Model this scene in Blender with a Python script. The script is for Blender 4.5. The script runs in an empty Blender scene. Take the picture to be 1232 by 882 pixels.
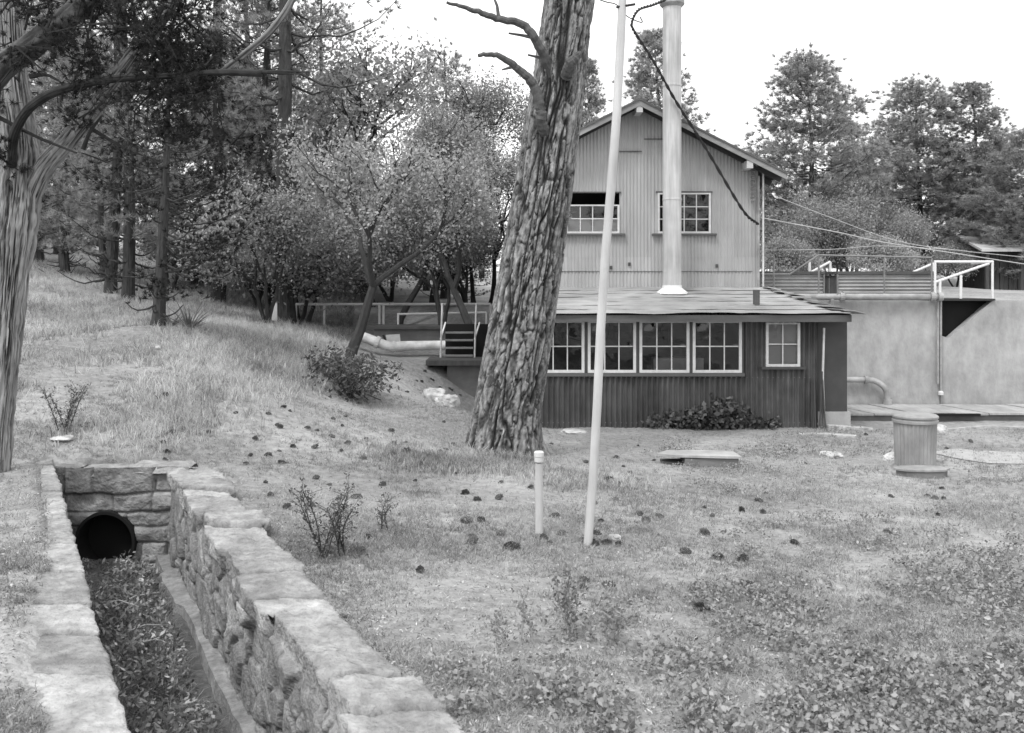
import bpy, math, random
import numpy as np
from mathutils import Vector
R = math.radians
random.seed(7)
rng = np.random.default_rng(7)
sc = bpy.context.scene
col = sc.collection
# ------------------------------------------------------------ camera, light
F = 1150.0; HY = 340.0; CX = 616.0; CZ = 2.9
cd = bpy.data.cameras.new('camera'); cam = bpy.data.objects.new('camera', cd); col.objects.link(cam)
cam.location = (0, 0, CZ); cam.rotation_euler = (R(90), 0, 0)
cd.sensor_width = 36; cd.lens = F / 1232 * 36; cd.shift_y = -(441 - HY) / 1232
cd.clip_end = 2000; cd.clip_start = .05
cd.dof.use_dof = True; cd.dof.focus_distance = 12.0; cd.dof.aperture_fstop = 4.5
sc.camera = cam
w = bpy.data.worlds.new('World'); sc.world = w; w.use_nodes = True
nt = w.node_tree; bg = nt.nodes['Background']
SUN_EL, SUN_AZ = 58, 215      # compass bearing of the sun seen from above (behind the camera, to its left)
sky = nt.nodes.new('ShaderNodeTexSky'); sky.sky_type = 'NISHITA'; sky.sun_disc = False
sky.sun_elevation = R(SUN_EL); sky.sun_rotation = R(SUN_AZ); sky.dust_density = 4
bw = nt.nodes.new('ShaderNodeRGBToBW'); mx = nt.nodes.new('ShaderNodeMix'); mx.data_type = 'FLOAT'
nt.links.new(sky.outputs[0], bw.inputs[0]); nt.links.new(bw.outputs[0], mx.inputs['A'])
mx.inputs['B'].default_value = 8.6; mx.inputs['Factor'].default_value = .8     # overcast: mostly an even white
nt.links.new(mx.outputs[0], bg.inputs['Color']); bg.inputs['Strength'].default_value = .12
sl = bpy.data.lights.new('sun', 'SUN'); sl.energy = 1.2; sl.angle = R(14); sl.color = (1, 1, 1)
so = bpy.data.objects.new('sun', sl); col.objects.link(so)
az = R(SUN_AZ); el = R(SUN_EL)
sd = Vector((math.sin(az) * math.cos(el), math.cos(az) * math.cos(el), math.sin(el)))
so.rotation_euler = sd.to_track_quat('Z', 'Y').to_euler()
vs = sc.view_settings; vs.view_transform = 'Standard'; vs.look = 'None'; vs.exposure = 0.88; vs.gamma = 1
try: vs.use_curve_mapping = False
except Exception: pass
sc.cycles.max_bounces = 6; sc.cycles.transparent_max_bounces = 8

def P(px, py, d): return Vector(((px - CX) / F * d, d, CZ - (py - HY) / F * d))
def X(px, d): return (px - CX) / F * d
def Z(py, d): return CZ - (py - HY) / F * d

# ------------------------------------------------------------ numeric noise
def _h(ix, iy, iz, s):
    n = (ix.astype(np.int64) * 374761393 + iy.astype(np.int64) * 668265263 + iz.astype(np.int64) * 1440662683 + s * 974711) & 0xffffffff
    n = ((n ^ (n >> 13)) * 1274126177) & 0xffffffff
    n = ((n ^ (n >> 15)) * 2246822519) & 0xffffffff
    return ((n ^ (n >> 16)) & 0xffff) / 65535.0
def vn(x, y, z=0, s=0):
    x = np.asarray(x, float); y = np.asarray(y, float) + 0 * x; z = np.asarray(z, float) + 0 * x
    ix, iy, iz = np.floor(x), np.floor(y), np.floor(z); fx, fy, fz = x - ix, y - iy, z - iz
    fx = fx * fx * (3 - 2 * fx); fy = fy * fy * (3 - 2 * fy); fz = fz * fz * (3 - 2 * fz)
    r = 0
    for a in (0, 1):
        for b in (0, 1):
            for c in (0, 1):
                r = r + _h(ix + a, iy + b, iz + c, s) * (fx if a else 1 - fx) * (fy if b else 1 - fy) * (fz if c else 1 - fz)
    return r
def fbm(x, y, z=0, o=4, s=0):
    t = 0; a = .5; f = 1
    for i in range(o):
        t = t + a * (vn(np.asarray(x) * f, np.asarray(y) * f, np.asarray(z) * f, s + i) - .5); a *= .5; f *= 2.03
    return t
def ss(a, b, x): t = np.clip((x - a) / (b - a), 0, 1); return t * t * (3 - 2 * t)
def voro(u, v, pu, pv, ids):
    """F1, F2 and the id of the nearest of the points (pu, pv)"""
    n = len(u); f1 = np.empty(n); f2 = np.empty(n); idx = np.empty(n, int)
    for i in range(0, n, 20000):
        d = (u[i:i+20000, None] - pu[None]) ** 2 + (v[i:i+20000, None] - pv[None]) ** 2
        p = np.argpartition(d, 1, axis=1)[:, :2]
        a = np.take_along_axis(d, p, 1); o = np.argsort(a, 1)
        a = np.sqrt(np.take_along_axis(a, o, 1)); p = np.take_along_axis(p, o, 1)
        f1[i:i+20000] = a[:, 0]; f2[i:i+20000] = a[:, 1]; idx[i:i+20000] = ids[p[:, 0]]
    return f1, f2, idx

# ------------------------------------------------------------ materials (all greys: a black and white photograph)
M = {}
def mat(name, lo, hi=None, scale=4, stretch=(1, 1, 1), rough=.85, bump=0, bscale=None, metal=0, detail=6, spec=.3, tone=None, objrand=0, coord='Object', blotch=None):
    hi = lo if hi is None else hi
    m = bpy.data.materials.new(name); m.use_nodes = True; t = m.node_tree; N = t.nodes; L = t.links
    b = N['Principled BSDF']; b.inputs['Roughness'].default_value = rough; b.inputs['Metallic'].default_value = metal
    b.inputs['Specular IOR Level'].default_value = spec
    tc = N.new('ShaderNodeTexCoord'); mp = N.new('ShaderNodeMapping'); mp.inputs['Scale'].default_value = stretch
    L.new(tc.outputs[coord], mp.inputs[0])
    nz = N.new('ShaderNodeTexNoise'); nz.inputs['Scale'].default_value = scale; nz.inputs['Detail'].default_value = detail
    nz.inputs['Roughness'].default_value = .65
    L.new(mp.outputs[0], nz.inputs['Vector'])
    mr = N.new('ShaderNodeMapRange'); mr.inputs['From Min'].default_value = .3; mr.inputs['From Max'].default_value = .7
    mr.inputs['To Min'].default_value = lo; mr.inputs['To Max'].default_value = hi
    L.new(nz.outputs[0], mr.inputs[0]); out = mr.outputs[0]
    def math_(op, a, bb):
        q = N.new('ShaderNodeMath'); q.operation = op
        for i, s in enumerate((a, bb)):
            if isinstance(s, (int, float)): q.inputs[i].default_value = s
            else: L.new(s, q.inputs[i])
        return q.outputs[0]
    if blotch:
        n2 = N.new('ShaderNodeTexNoise'); n2.inputs['Scale'].default_value = blotch[0]; n2.inputs['Detail'].default_value = 5
        L.new(tc.outputs[coord], n2.inputs['Vector'])
        m2 = N.new('ShaderNodeMapRange'); m2.inputs['From Min'].default_value = .35; m2.inputs['From Max'].default_value = .65
        m2.inputs['To Min'].default_value = blotch[1]; m2.inputs['To Max'].default_value = blotch[2]
        L.new(n2.outputs[0], m2.inputs[0]); out = math_('MULTIPLY', out, m2.outputs[0])
    if tone:
        at = N.new('ShaderNodeAttribute'); at.attribute_name = 'tone'
        m3 = N.new('ShaderNodeMapRange'); m3.inputs['To Min'].default_value = tone[0]; m3.inputs['To Max'].default_value = tone[1]
        L.new(at.outputs['Fac'], m3.inputs[0]); out = math_('MULTIPLY', out, m3.outputs[0])
    if objrand:
        oi = N.new('ShaderNodeObjectInfo'); m4 = N.new('ShaderNodeMapRange')
        m4.inputs['To Min'].default_value = 1 - objrand; m4.inputs['To Max'].default_value = 1 + objrand
        L.new(oi.outputs['Random'], m4.inputs[0]); out = math_('MULTIPLY', out, m4.outputs[0])
    L.new(out, b.inputs['Base Color'])
    if bump:
        n3 = N.new('ShaderNodeTexNoise'); n3.inputs['Scale'].default_value = bscale or scale * 3; n3.inputs['Detail'].default_value = 6
        L.new(mp.outputs[0], n3.inputs['Vector'])
        bp = N.new('ShaderNodeBump'); bp.inputs['Strength'].default_value = 1; bp.inputs['Distance'].default_value = bump
        L.new(n3.outputs[0], bp.inputs['Height']); L.new(bp.outputs[0], b.inputs['Normal'])
    M[name] = m; return m
def leafmat(name, lo, hi, trans=.3, objrand=.15):
    m = bpy.data.materials.new(name); m.use_nodes = True; t = m.node_tree; N = t.nodes; L = t.links
    N.remove(N['Principled BSDF']); out = N['Material Output']
    at = N.new('ShaderNodeAttribute'); at.attribute_name = 'tone'
    mr = N.new('ShaderNodeMapRange'); mr.inputs['To Min'].default_value = lo; mr.inputs['To Max'].default_value = hi
    L.new(at.outputs['Fac'], mr.inputs[0])
    oi = N.new('ShaderNodeObjectInfo'); m4 = N.new('ShaderNodeMapRange')
    m4.inputs['To Min'].default_value = 1 - objrand; m4.inputs['To Max'].default_value = 1 + objrand
    L.new(oi.outputs['Random'], m4.inputs[0])
    q = N.new('ShaderNodeMath'); q.operation = 'MULTIPLY'; L.new(mr.outputs[0], q.inputs[0]); L.new(m4.outputs[0], q.inputs[1])
    d = N.new('ShaderNodeBsdfDiffuse'); tr = N.new('ShaderNodeBsdfTranslucent'); mi = N.new('ShaderNodeMixShader')
    mi.inputs[0].default_value = trans
    L.new(q.outputs[0], d.inputs[0]); L.new(q.outputs[0], tr.inputs[0]); L.new(d.outputs[0], mi.inputs[1]); L.new(tr.outputs[0], mi.inputs[2])
    L.new(mi.outputs[0], out.inputs[0]); M[name] = m; return m
mat('ground', .20, .38, scale=9, bump=.03, bscale=26, blotch=(.5, .72, 1.15), detail=9)
mat('trench_floor', .06, .14, scale=7, bump=.04, bscale=20)
mat('stone', .20, .40, scale=14, bump=.02, bscale=34, tone=(.5, 1.35), blotch=(3.2, .7, 1.12), detail=9)
mat('stone_top', .22, .44, scale=11, bump=.035, bscale=30, tone=(.5, 1.3), blotch=(3, .72, 1.1), detail=9)
mat('rock', .36, .58, scale=5, bump=.02, bscale=14, blotch=(6, .7, 1.1))
mat('upper_tin', .33, .42, scale=2.2, stretch=(3, 1, .35), rough=.6, tone=(.9, 1.09), blotch=(.9, .9, 1.06), detail=8)
mat('annex_tin', .05, .11, tone=(.75, 1.3), scale=2.2, stretch=(3, 1, .5), rough=.55, blotch=(1.5, .75, 1.25), detail=8)
mat('panel_dark', .055, .075, scale=3, rough=.6)
mat('fascia', .085, .12, scale=5, stretch=(.4, 1, 3))
mat('barge', .42, .52, scale=4)
mat('rafter_paint', .2, .3, scale=4, stretch=(.5, 1, 3), blotch=(2, .8, 1.1))
mat('roof_top', .16, .24, scale=4, bump=.01)
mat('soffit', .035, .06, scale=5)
mat('roofing', .26, .40, scale=2.5, stretch=(.5, 1, 1), bump=.012, bscale=9, tone=(.75, 1.2), blotch=(1.2, .8, 1.12), detail=9)
mat('white_paint', .5, .66, scale=9, rough=.6)
mat('stack_metal', .36, .60, scale=5, stretch=(3, 3, .18), rough=.6, metal=0, blotch=(1.6, .84, 1.05))
mat('flash', .7, .8, scale=8, bump=.02)
mat('concrete', .29, .46, scale=3.5, stretch=(1, 1, .6), bump=.012, bscale=14, blotch=(.7, .78, 1.08), detail=10)
mat('concrete_dark', .06, .11, scale=3, bump=.01, blotch=(1, .8, 1.1))
mat('concrete_mid', .13, .2, scale=3, bump=.01, blotch=(1, .8, 1.1))
mat('tank_tin', .28, .40, scale=2, stretch=(.5, 1, 3), rough=.5, blotch=(2, .8, 1.1))
mat('pipe_paint', .26, .38, scale=6, rough=.5, blotch=(3, .85, 1.1))
mat('pipe_white', .5, .66, scale=6, rough=.6, blotch=(3, .8, 1.1))
mat('mast_metal', .44, .60, scale=4, stretch=(3, 3, .3), rough=.5, blotch=(2, .85, 1.05))
mat('can_tin', .22, .32, scale=5, stretch=(2, 2, .5), rough=.5, blotch=(3, .85, 1.1))
mat('dark_metal', .02, .04, scale=6, rough=.6)
mat('rail_grey', .16, .24, scale=6, rough=.6)
mat('rail_white', .6, .75, scale=6, rough=.6)
mat('wood_grey', .28, .42, scale=5, stretch=(6, .5, 1), bump=.005, blotch=(2, .8, 1.1))
mat('wood_dark', .05, .09, scale=5, stretch=(4, 4, .4))
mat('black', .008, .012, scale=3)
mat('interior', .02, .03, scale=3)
mat('card', .34, .4, scale=2)
mat('shade_cloth', .62, .7, scale=3)
mat('cable', .015, .03, scale=8, rough=.7)
mat('wire', .42, .5, scale=5)
mat('pine_bark', .13, .34, scale=14, stretch=(1, 1, .6), bump=.02, bscale=34, tone=(.05, 1.6), blotch=(3, .72, 1.0), detail=9)
mat('juniper_bark', .18, .32, scale=12, stretch=(1, 1, .12), bump=.012, bscale=40, tone=(.1, 1.4), detail=8)
mat('juniper_dark', .018, .05, scale=9, stretch=(1, 1, 1), bump=.006, bscale=30, tone=(.4, 1.3))
mat('dead_wood', .06, .14, scale=9, bump=.006, bscale=30, tone=(.5, 1.3))
mat('bark', .02, .075, scale=9, stretch=(1, 1, .25), bump=.06, bscale=16, objrand=.25)
mat('oak_bark', .03, .06, scale=7, stretch=(1, 1, .3), bump=.02, bscale=16)
mat('cone', .03, .06, scale=20, tone=(.4, 3.4), objrand=.4)
leafmat('pine_needles', .14, .50)
leafmat('pine_needles_pale', .19, .50)
leafmat('oak_leaves', .16, .54, objrand=.1)
leafmat('oak_leaves_dark', .13, .48, objrand=.1)
leafmat('juniper_leaves', .015, .075)
leafmat('grass_short', .12, .52, .35)
leafmat('grass_tall', .18, .66, .35)
leafmat('cover_leaves', .13, .46, .2)
leafmat('weed_leaves', .035, .30, .2)
leafmat('weed_pale', .12, .36, .2)
leafmat('bush_leaves', .04, .24, .2)
leafmat('ditch_leaves', .08, .48, .2)
leafmat('litter', .08, .62, .0)
m = bpy.data.materials.new('glass'); m.use_nodes = True; t = m.node_tree; N = t.nodes; L = t.links
N.remove(N['Principled BSDF'])
fr = N.new('ShaderNodeFresnel'); fr.inputs[0].default_value = 1.5
gl = N.new('ShaderNodeBsdfGlossy'); gl.inputs['Roughness'].default_value = .02; tp = N.new('ShaderNodeBsdfTransparent'); tp.inputs[0].default_value = (.8, .8, .8, 1)
ad = N.new('ShaderNodeMath'); ad.operation = 'MULTIPLY'; ad.inputs[1].default_value = 1.8; L.new(fr.outputs[0], ad.inputs[0])
nz = N.new('ShaderNodeTexNoise'); nz.inputs['Scale'].default_value = 1.3; bp = N.new('ShaderNodeBump'); bp.inputs['Distance'].default_value = .02
L.new(nz.outputs[0], bp.inputs['Height']); L.new(bp.outputs[0], gl.inputs['Normal'])
mi = N.new('ShaderNodeMixShader'); L.new(ad.outputs[0], mi.inputs[0]); L.new(tp.outputs[0], mi.inputs[1]); L.new(gl.outputs[0], mi.inputs[2])
L.new(mi.outputs[0], N['Material Output'].inputs[0]); M['glass'] = m

# ------------------------------------------------------------ object helpers
def tag(o, label=None, cat=None, group=None, kind=None):
    if label: o['label'] = label
    if cat: o['category'] = cat
    if group: o['group'] = group
    if kind: o['kind'] = kind
    return o
def empty(name, loc, label=None, cat=None, group=None, rz=0):
    o = bpy.data.objects.new(name, None); col.objects.link(o); o.location = loc; o.rotation_euler.z = rz
    o.empty_display_size = .2
    return tag(o, label, cat, group)
def sheet_tone(V, wd, seed):
    V = np.asarray(V); q = np.repeat(V.reshape(-1, 4, 3).mean(1), 4, 0); return .1 + .8 * _h(np.floor(q[:, 0] / wd), np.floor(q[:, 2] * 0), np.floor(q[:, 2] * 0 + 1), seed)
def mk(name, V, Fc, material, parent=None, tone=None, smooth=False):
    """one mesh object; Fc an (n,3)/(n,4) array or a list of index tuples. V are WORLD coordinates, shifted to the parent."""
    me = bpy.data.meshes.new(name)
    V = np.asarray(V, float)
    if parent is not None:
        off = np.array(root_loc(parent)); V = V - off
    if isinstance(Fc, np.ndarray):
        nf, k = Fc.shape
        me.vertices.add(len(V)); me.vertices.foreach_set('co', V.astype(np.float32).ravel())
        me.loops.add(nf * k); me.loops.foreach_set('vertex_index', Fc.astype(np.int32).ravel())
        me.polygons.add(nf); me.polygons.foreach_set('loop_start', np.arange(0, nf * k, k, dtype=np.int32))
        me.update(calc_edges=True)
    else:
        me.from_pydata([tuple(v) for v in V], [], Fc)
    me.materials.append(M[material])
    if smooth: me.polygons.foreach_set('use_smooth', np.ones(len(me.polygons), bool))
    if tone is not None:
        a = me.attributes.new('tone', 'FLOAT', 'POINT'); a.data.foreach_set('value', np.clip(tone, 0, 1).astype(np.float32))
    me.update()
    o = bpy.data.objects.new(name, me); col.objects.link(o)
    if parent is not None: o.parent = parent
    return o
def root_loc(o):
    l = Vector((0, 0, 0))
    while o is not None: l = l + o.location; o = o.parent
    return l
class MB:
    def __init__(s): s.V = []; s.F = []; s.T = []
    def add(s, V, Fc, t=.5):
        n = len(s.V); s.V += [tuple(v) for v in V]; s.F += [tuple(int(i) + n for i in f) for f in Fc]
        s.T += ([t] * len(V) if np.isscalar(t) else list(t)); return s
    def box(s, a, b, t=.5):
        x0, y0, z0 = a; x1, y1, z1 = b
        return s.add([(x0,y0,z0),(x1,y0,z0),(x1,y1,z0),(x0,y1,z0),(x0,y0,z1),(x1,y0,z1),(x1,y1,z1),(x0,y1,z1)],
              [(0,3,2,1),(4,5,6,7),(0,1,5,4),(1,2,6,5),(2,3,7,6),(3,0,4,7)], t)
    def bar(s, a, b, w, h=None, t=.5):
        a = Vector(a); b = Vector(b); h = h or w; d = (b - a).normalized()
        u = d.cross(Vector((0, 0, 1))) if abs(d.z) < .95 else d.cross(Vector((0, 1, 0)))
        u.normalize(); v = u.cross(d)
        V = [p + u * i * w / 2 + v * j * h / 2 for p in (a, b) for i, j in ((-1,-1),(1,-1),(1,1),(-1,1))]
        return s.add(V, [(0,1,2,3),(7,6,5,4),(0,4,5,1),(1,5,6,2),(2,6,7,3),(3,7,4,0)], t)
    def tube(s, pts, rad, n=10, cap=True, t=.5):
        V, Fc = tube(pts, rad, n, cap); return s.add(V, Fc, t)
    def lathe(s, c, prof, n=24, t=.5):
        V = []; Fc = []
        for r, z in prof:
            for i in range(n):
                a = 2 * math.pi * i / n; V.append((c[0] + r * math.cos(a), c[1] + r * math.sin(a), c[2] + z))
        for k in range(len(prof) - 1):
            for i in range(n):
                j = (i + 1) % n; Fc.append((k*n+i, k*n+j, (k+1)*n+j, (k+1)*n+i))
        Fc.append(tuple(range(n))[::-1]); Fc.append(tuple(range((len(prof)-1)*n, len(prof)*n)))
        return s.add(V, Fc, t)
    def prism(s, poly, y0, y1, t=.5):
        """polygon in x,z pushed from y0 to y1"""
        n = len(poly); V = [(x, y0, z) for x, z in poly] + [(x, y1, z) for x, z in poly]
        return s.add(V, [tuple(range(n)), tuple(range(n, 2*n))[::-1]] + [(i, n+i, n+(i+1) % n, (i+1) % n) for i in range(n)], t)
    def build(s, name, material, parent=None, smooth=False):
        return mk(name, s.V, s.F, material, parent, np.array(s.T), smooth)
def catmull(pts, k=6):
    pts = [Vector(p) for p in pts]
    if len(pts) < 3: return [pts[0].lerp(pts[-1], i / k) for i in range(k + 1)]
    q = [pts[0] * 2 - pts[1]] + pts + [pts[-1] * 2 - pts[-2]]; out = []
    for i in range(1, len(q) - 2):
        a, b, c, d = q[i-1:i+3]
        for j in range(k):
            t = j / k; out.append(.5 * ((2*b) + (c-a)*t + (2*a-5*b+4*c-d)*t*t + (3*b-a-3*c+d)*t**3))
    return out + [pts[-1]]
def tube(pts, rad, n=10, cap=True):
    pts = [Vector(p) for p in pts]; m = len(pts)
    if np.isscalar(rad): rad = [rad] * m
    elif len(rad) != m: rad = list(np.interp(np.linspace(0, 1, m), np.linspace(0, 1, len(rad)), rad))
    V = []; Fc = []; u = None
    for i, p in enumerate(pts):
        d = (pts[min(i+1, m-1)] - pts[max(i-1, 0)]).normalized()
        if u is None: u = d.orthogonal().normalized()
        u = (u - d * u.dot(d)).normalized(); v = d.cross(u)
        for k in range(n):
            a = 2 * math.pi * k / n; V.append(p + (u * math.cos(a) + v * math.sin(a)) * rad[i])
    for i in range(m - 1):
        for k in range(n):
            j = (k + 1) % n; Fc.append((i*n+k, i*n+j, (i+1)*n+j, (i+1)*n+k))
    if cap: Fc.append(tuple(range(n))[::-1]); Fc.append(tuple(range((m-1)*n, m*n)))
    return V, Fc
def nrm(a): return a / np.maximum(np.linalg.norm(a, axis=1, keepdims=True), 1e-9)

# ------------------------------------------------------------ ground
YE = 10.6                                                   # far end of the ditch
def xl(y): return -1.742 - .530 * (np.asarray(y) - 4.3)      # inner edge, left ditch wall
def xr(y): return -0.739 - .4994 * (np.asarray(y) - 4.45)    # inner edge, right ditch wall
ctl = [(0,882,4.0),(0,600,8.9),(0,552,10.5),(700,882,4.6),(1000,882,4.7),(1220,882,4.8),(1200,700,8.0),(950,700,7.9),(700,660,9.0),(500,700,7.6),
 (620,640,9.5),(1220,560,15.1),(1100,562,15.0),(900,560,15.1),(900,516,19.0),(700,516,19.0),(1100,500,21),(1210,500,21),(607,545,14.9),(540,490,18.6),(575,500,18.2),
 (415,432,20),(470,432,22.0),(500,433,22.0),(430,421,22.6),(525,436,21.6),(548,470,21.3),(566,490,21.2),(592,492,21.2),(440,424,23.2),(520,418,24),(600,420,24),(500,396,27),(440,398,27),(195,392,18),(300,368,27),(30,322,30),(120,480,13),(300,480,14),(350,550,12),(480,500,16.5),(420,485,17.2),
 (240,578,10.6),(350,640,8.7),(60,552,10.8),(60,410,19),(100,350,26),(340,395,22.5),(360,392,26),(390,398,24.5)]
pts = [tuple(P(*c)) for c in ctl] + [(-20,20,3.6),(-15,10,2.1),(-12,5,1.6),(-6,2,1.0),(-4,0,.9),(0,0,.85),(4,0,.7),(12,0,.5),(14,8,.4),(20,15,.1),(20,22,.1),(-22,35,4.4),(-10,45,3.6),(0,45,2.8),(15,45,3.2),(22,45,3.4),(-22,45,4.6),(-2,34,2.4),(-1.5,28,2.1)]
pts = np.array(pts)
def _phi(r2): return np.sqrt(r2 + 1.0)
A = _phi(((pts[:, None, :2] - pts[None, :, :2]) ** 2).sum(2)); n_ = len(pts)
AA = np.zeros((n_+1, n_+1)); AA[:n_, :n_] = A + np.eye(n_) * -.05; AA[:n_, n_] = 1; AA[n_, :n_] = 1
_w = np.linalg.solve(AA, np.append(pts[:, 2], 0))
def gz(x, y, ditch=True):
    sc_ = np.isscalar(x); x = np.atleast_1d(np.asarray(x, float)); y = np.atleast_1d(np.asarray(y, float))
    cx = np.clip(x, -22, 22); cy = np.clip(y, 0, 45); z = np.empty(len(cx))
    for i in range(0, len(cx), 50000):
        r2 = (cx[i:i+50000, None] - pts[None, :, 0]) ** 2 + (cy[i:i+50000, None] - pts[None, :, 1]) ** 2
        z[i:i+50000] = _phi(r2) @ _w[:-1] + _w[-1]
    z = z + np.maximum(-x - 22, 0) * .08 + np.maximum(y - 45, 0) * .012
    terr = 2.42 + np.clip(y - 23.4, 0, 30) * .022 + np.maximum(y - 53.4, 0) * .012
    k = ss(22.5, 22.75, y) * ss(.0, .6, x); z = z * (1 - k) + terr * k
    flat = ss(16.3, 18.2, y) * (1 - ss(22.3, 22.45, y)) * ss(0.2, 1.6, x); z = z * (1 - flat) + (.01 - .06 * ss(6.6, 7.4, x) * ss(18.6, 19.6, y)) * flat
    near = 1 - ss(25, 45, y)
    z = z + near * (fbm(x * 1.3, y * 1.3, 0, 4, 3) * .07 + fbm(x * .35, y * .35, 0, 2, 9) * .14 * (1 - flat)) + (1 - near) * fbm(x * .15, y * .15, 0, 3, 5) * .8
    dist = xl(y) - x; wl = (1 - ss(.8, 2.2, dist)) * (dist > -.3) * (1 - ss(YE - .2, YE + .8, y)); ed_ = .02 + .34 * ss(9, 4.8, y)
    nz2 = fbm(x * 2.2, y * 2.2, 0, 3, 17); z = z * (1 - wl) + (.80 + .13 * ss(ed_ - .12, ed_ + .14, dist + nz2 * .25) + nz2 * .04) * wl
    if ditch:
        ind = (x > xl(y) - .16) & (x < xr(y) + .16) & (y < YE + .14)
        ind |= (np.abs(x - X(128, YE)) < .42) & (y < YE + .3) & (y > YE - .5)
        z = np.where(ind, -.28, z)
    return float(z[0]) if sc_ else z
def graded(a, b, core0, core1, step, grow=1.13):
    c = list(np.arange(core0, core1, step)); s = step; x = c[-1]; hi = []
    while x < b: s *= grow; x += s; hi.append(x)
    s = step; x = c[0]; lo = []
    while x > a: s *= grow; x -= s; lo.append(x)
    return np.array(lo[::-1] + c + hi)
gx = graded(-160, 160, -9, 12, .08); gy = graded(-60, 400, 1.5, 24.5, .08)
GX, GY = np.meshgrid(gx, gy); gv = np.stack([GX.ravel(), GY.ravel(), gz(GX.ravel(), GY.ravel())], 1)
nx, ny = len(gx), len(gy); I = np.arange(nx * ny).reshape(ny, nx)
gf = np.stack([I[:-1, :-1].ravel(), I[:-1, 1:].ravel(), I[1:, 1:].ravel(), I[1:, :-1].ravel()], 1)
tag(mk('ground', gv, gf, 'ground', smooth=True), 'uneven dry grass and dirt ground falling from the wooded slope to the building', 'ground', kind='structure')

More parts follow.
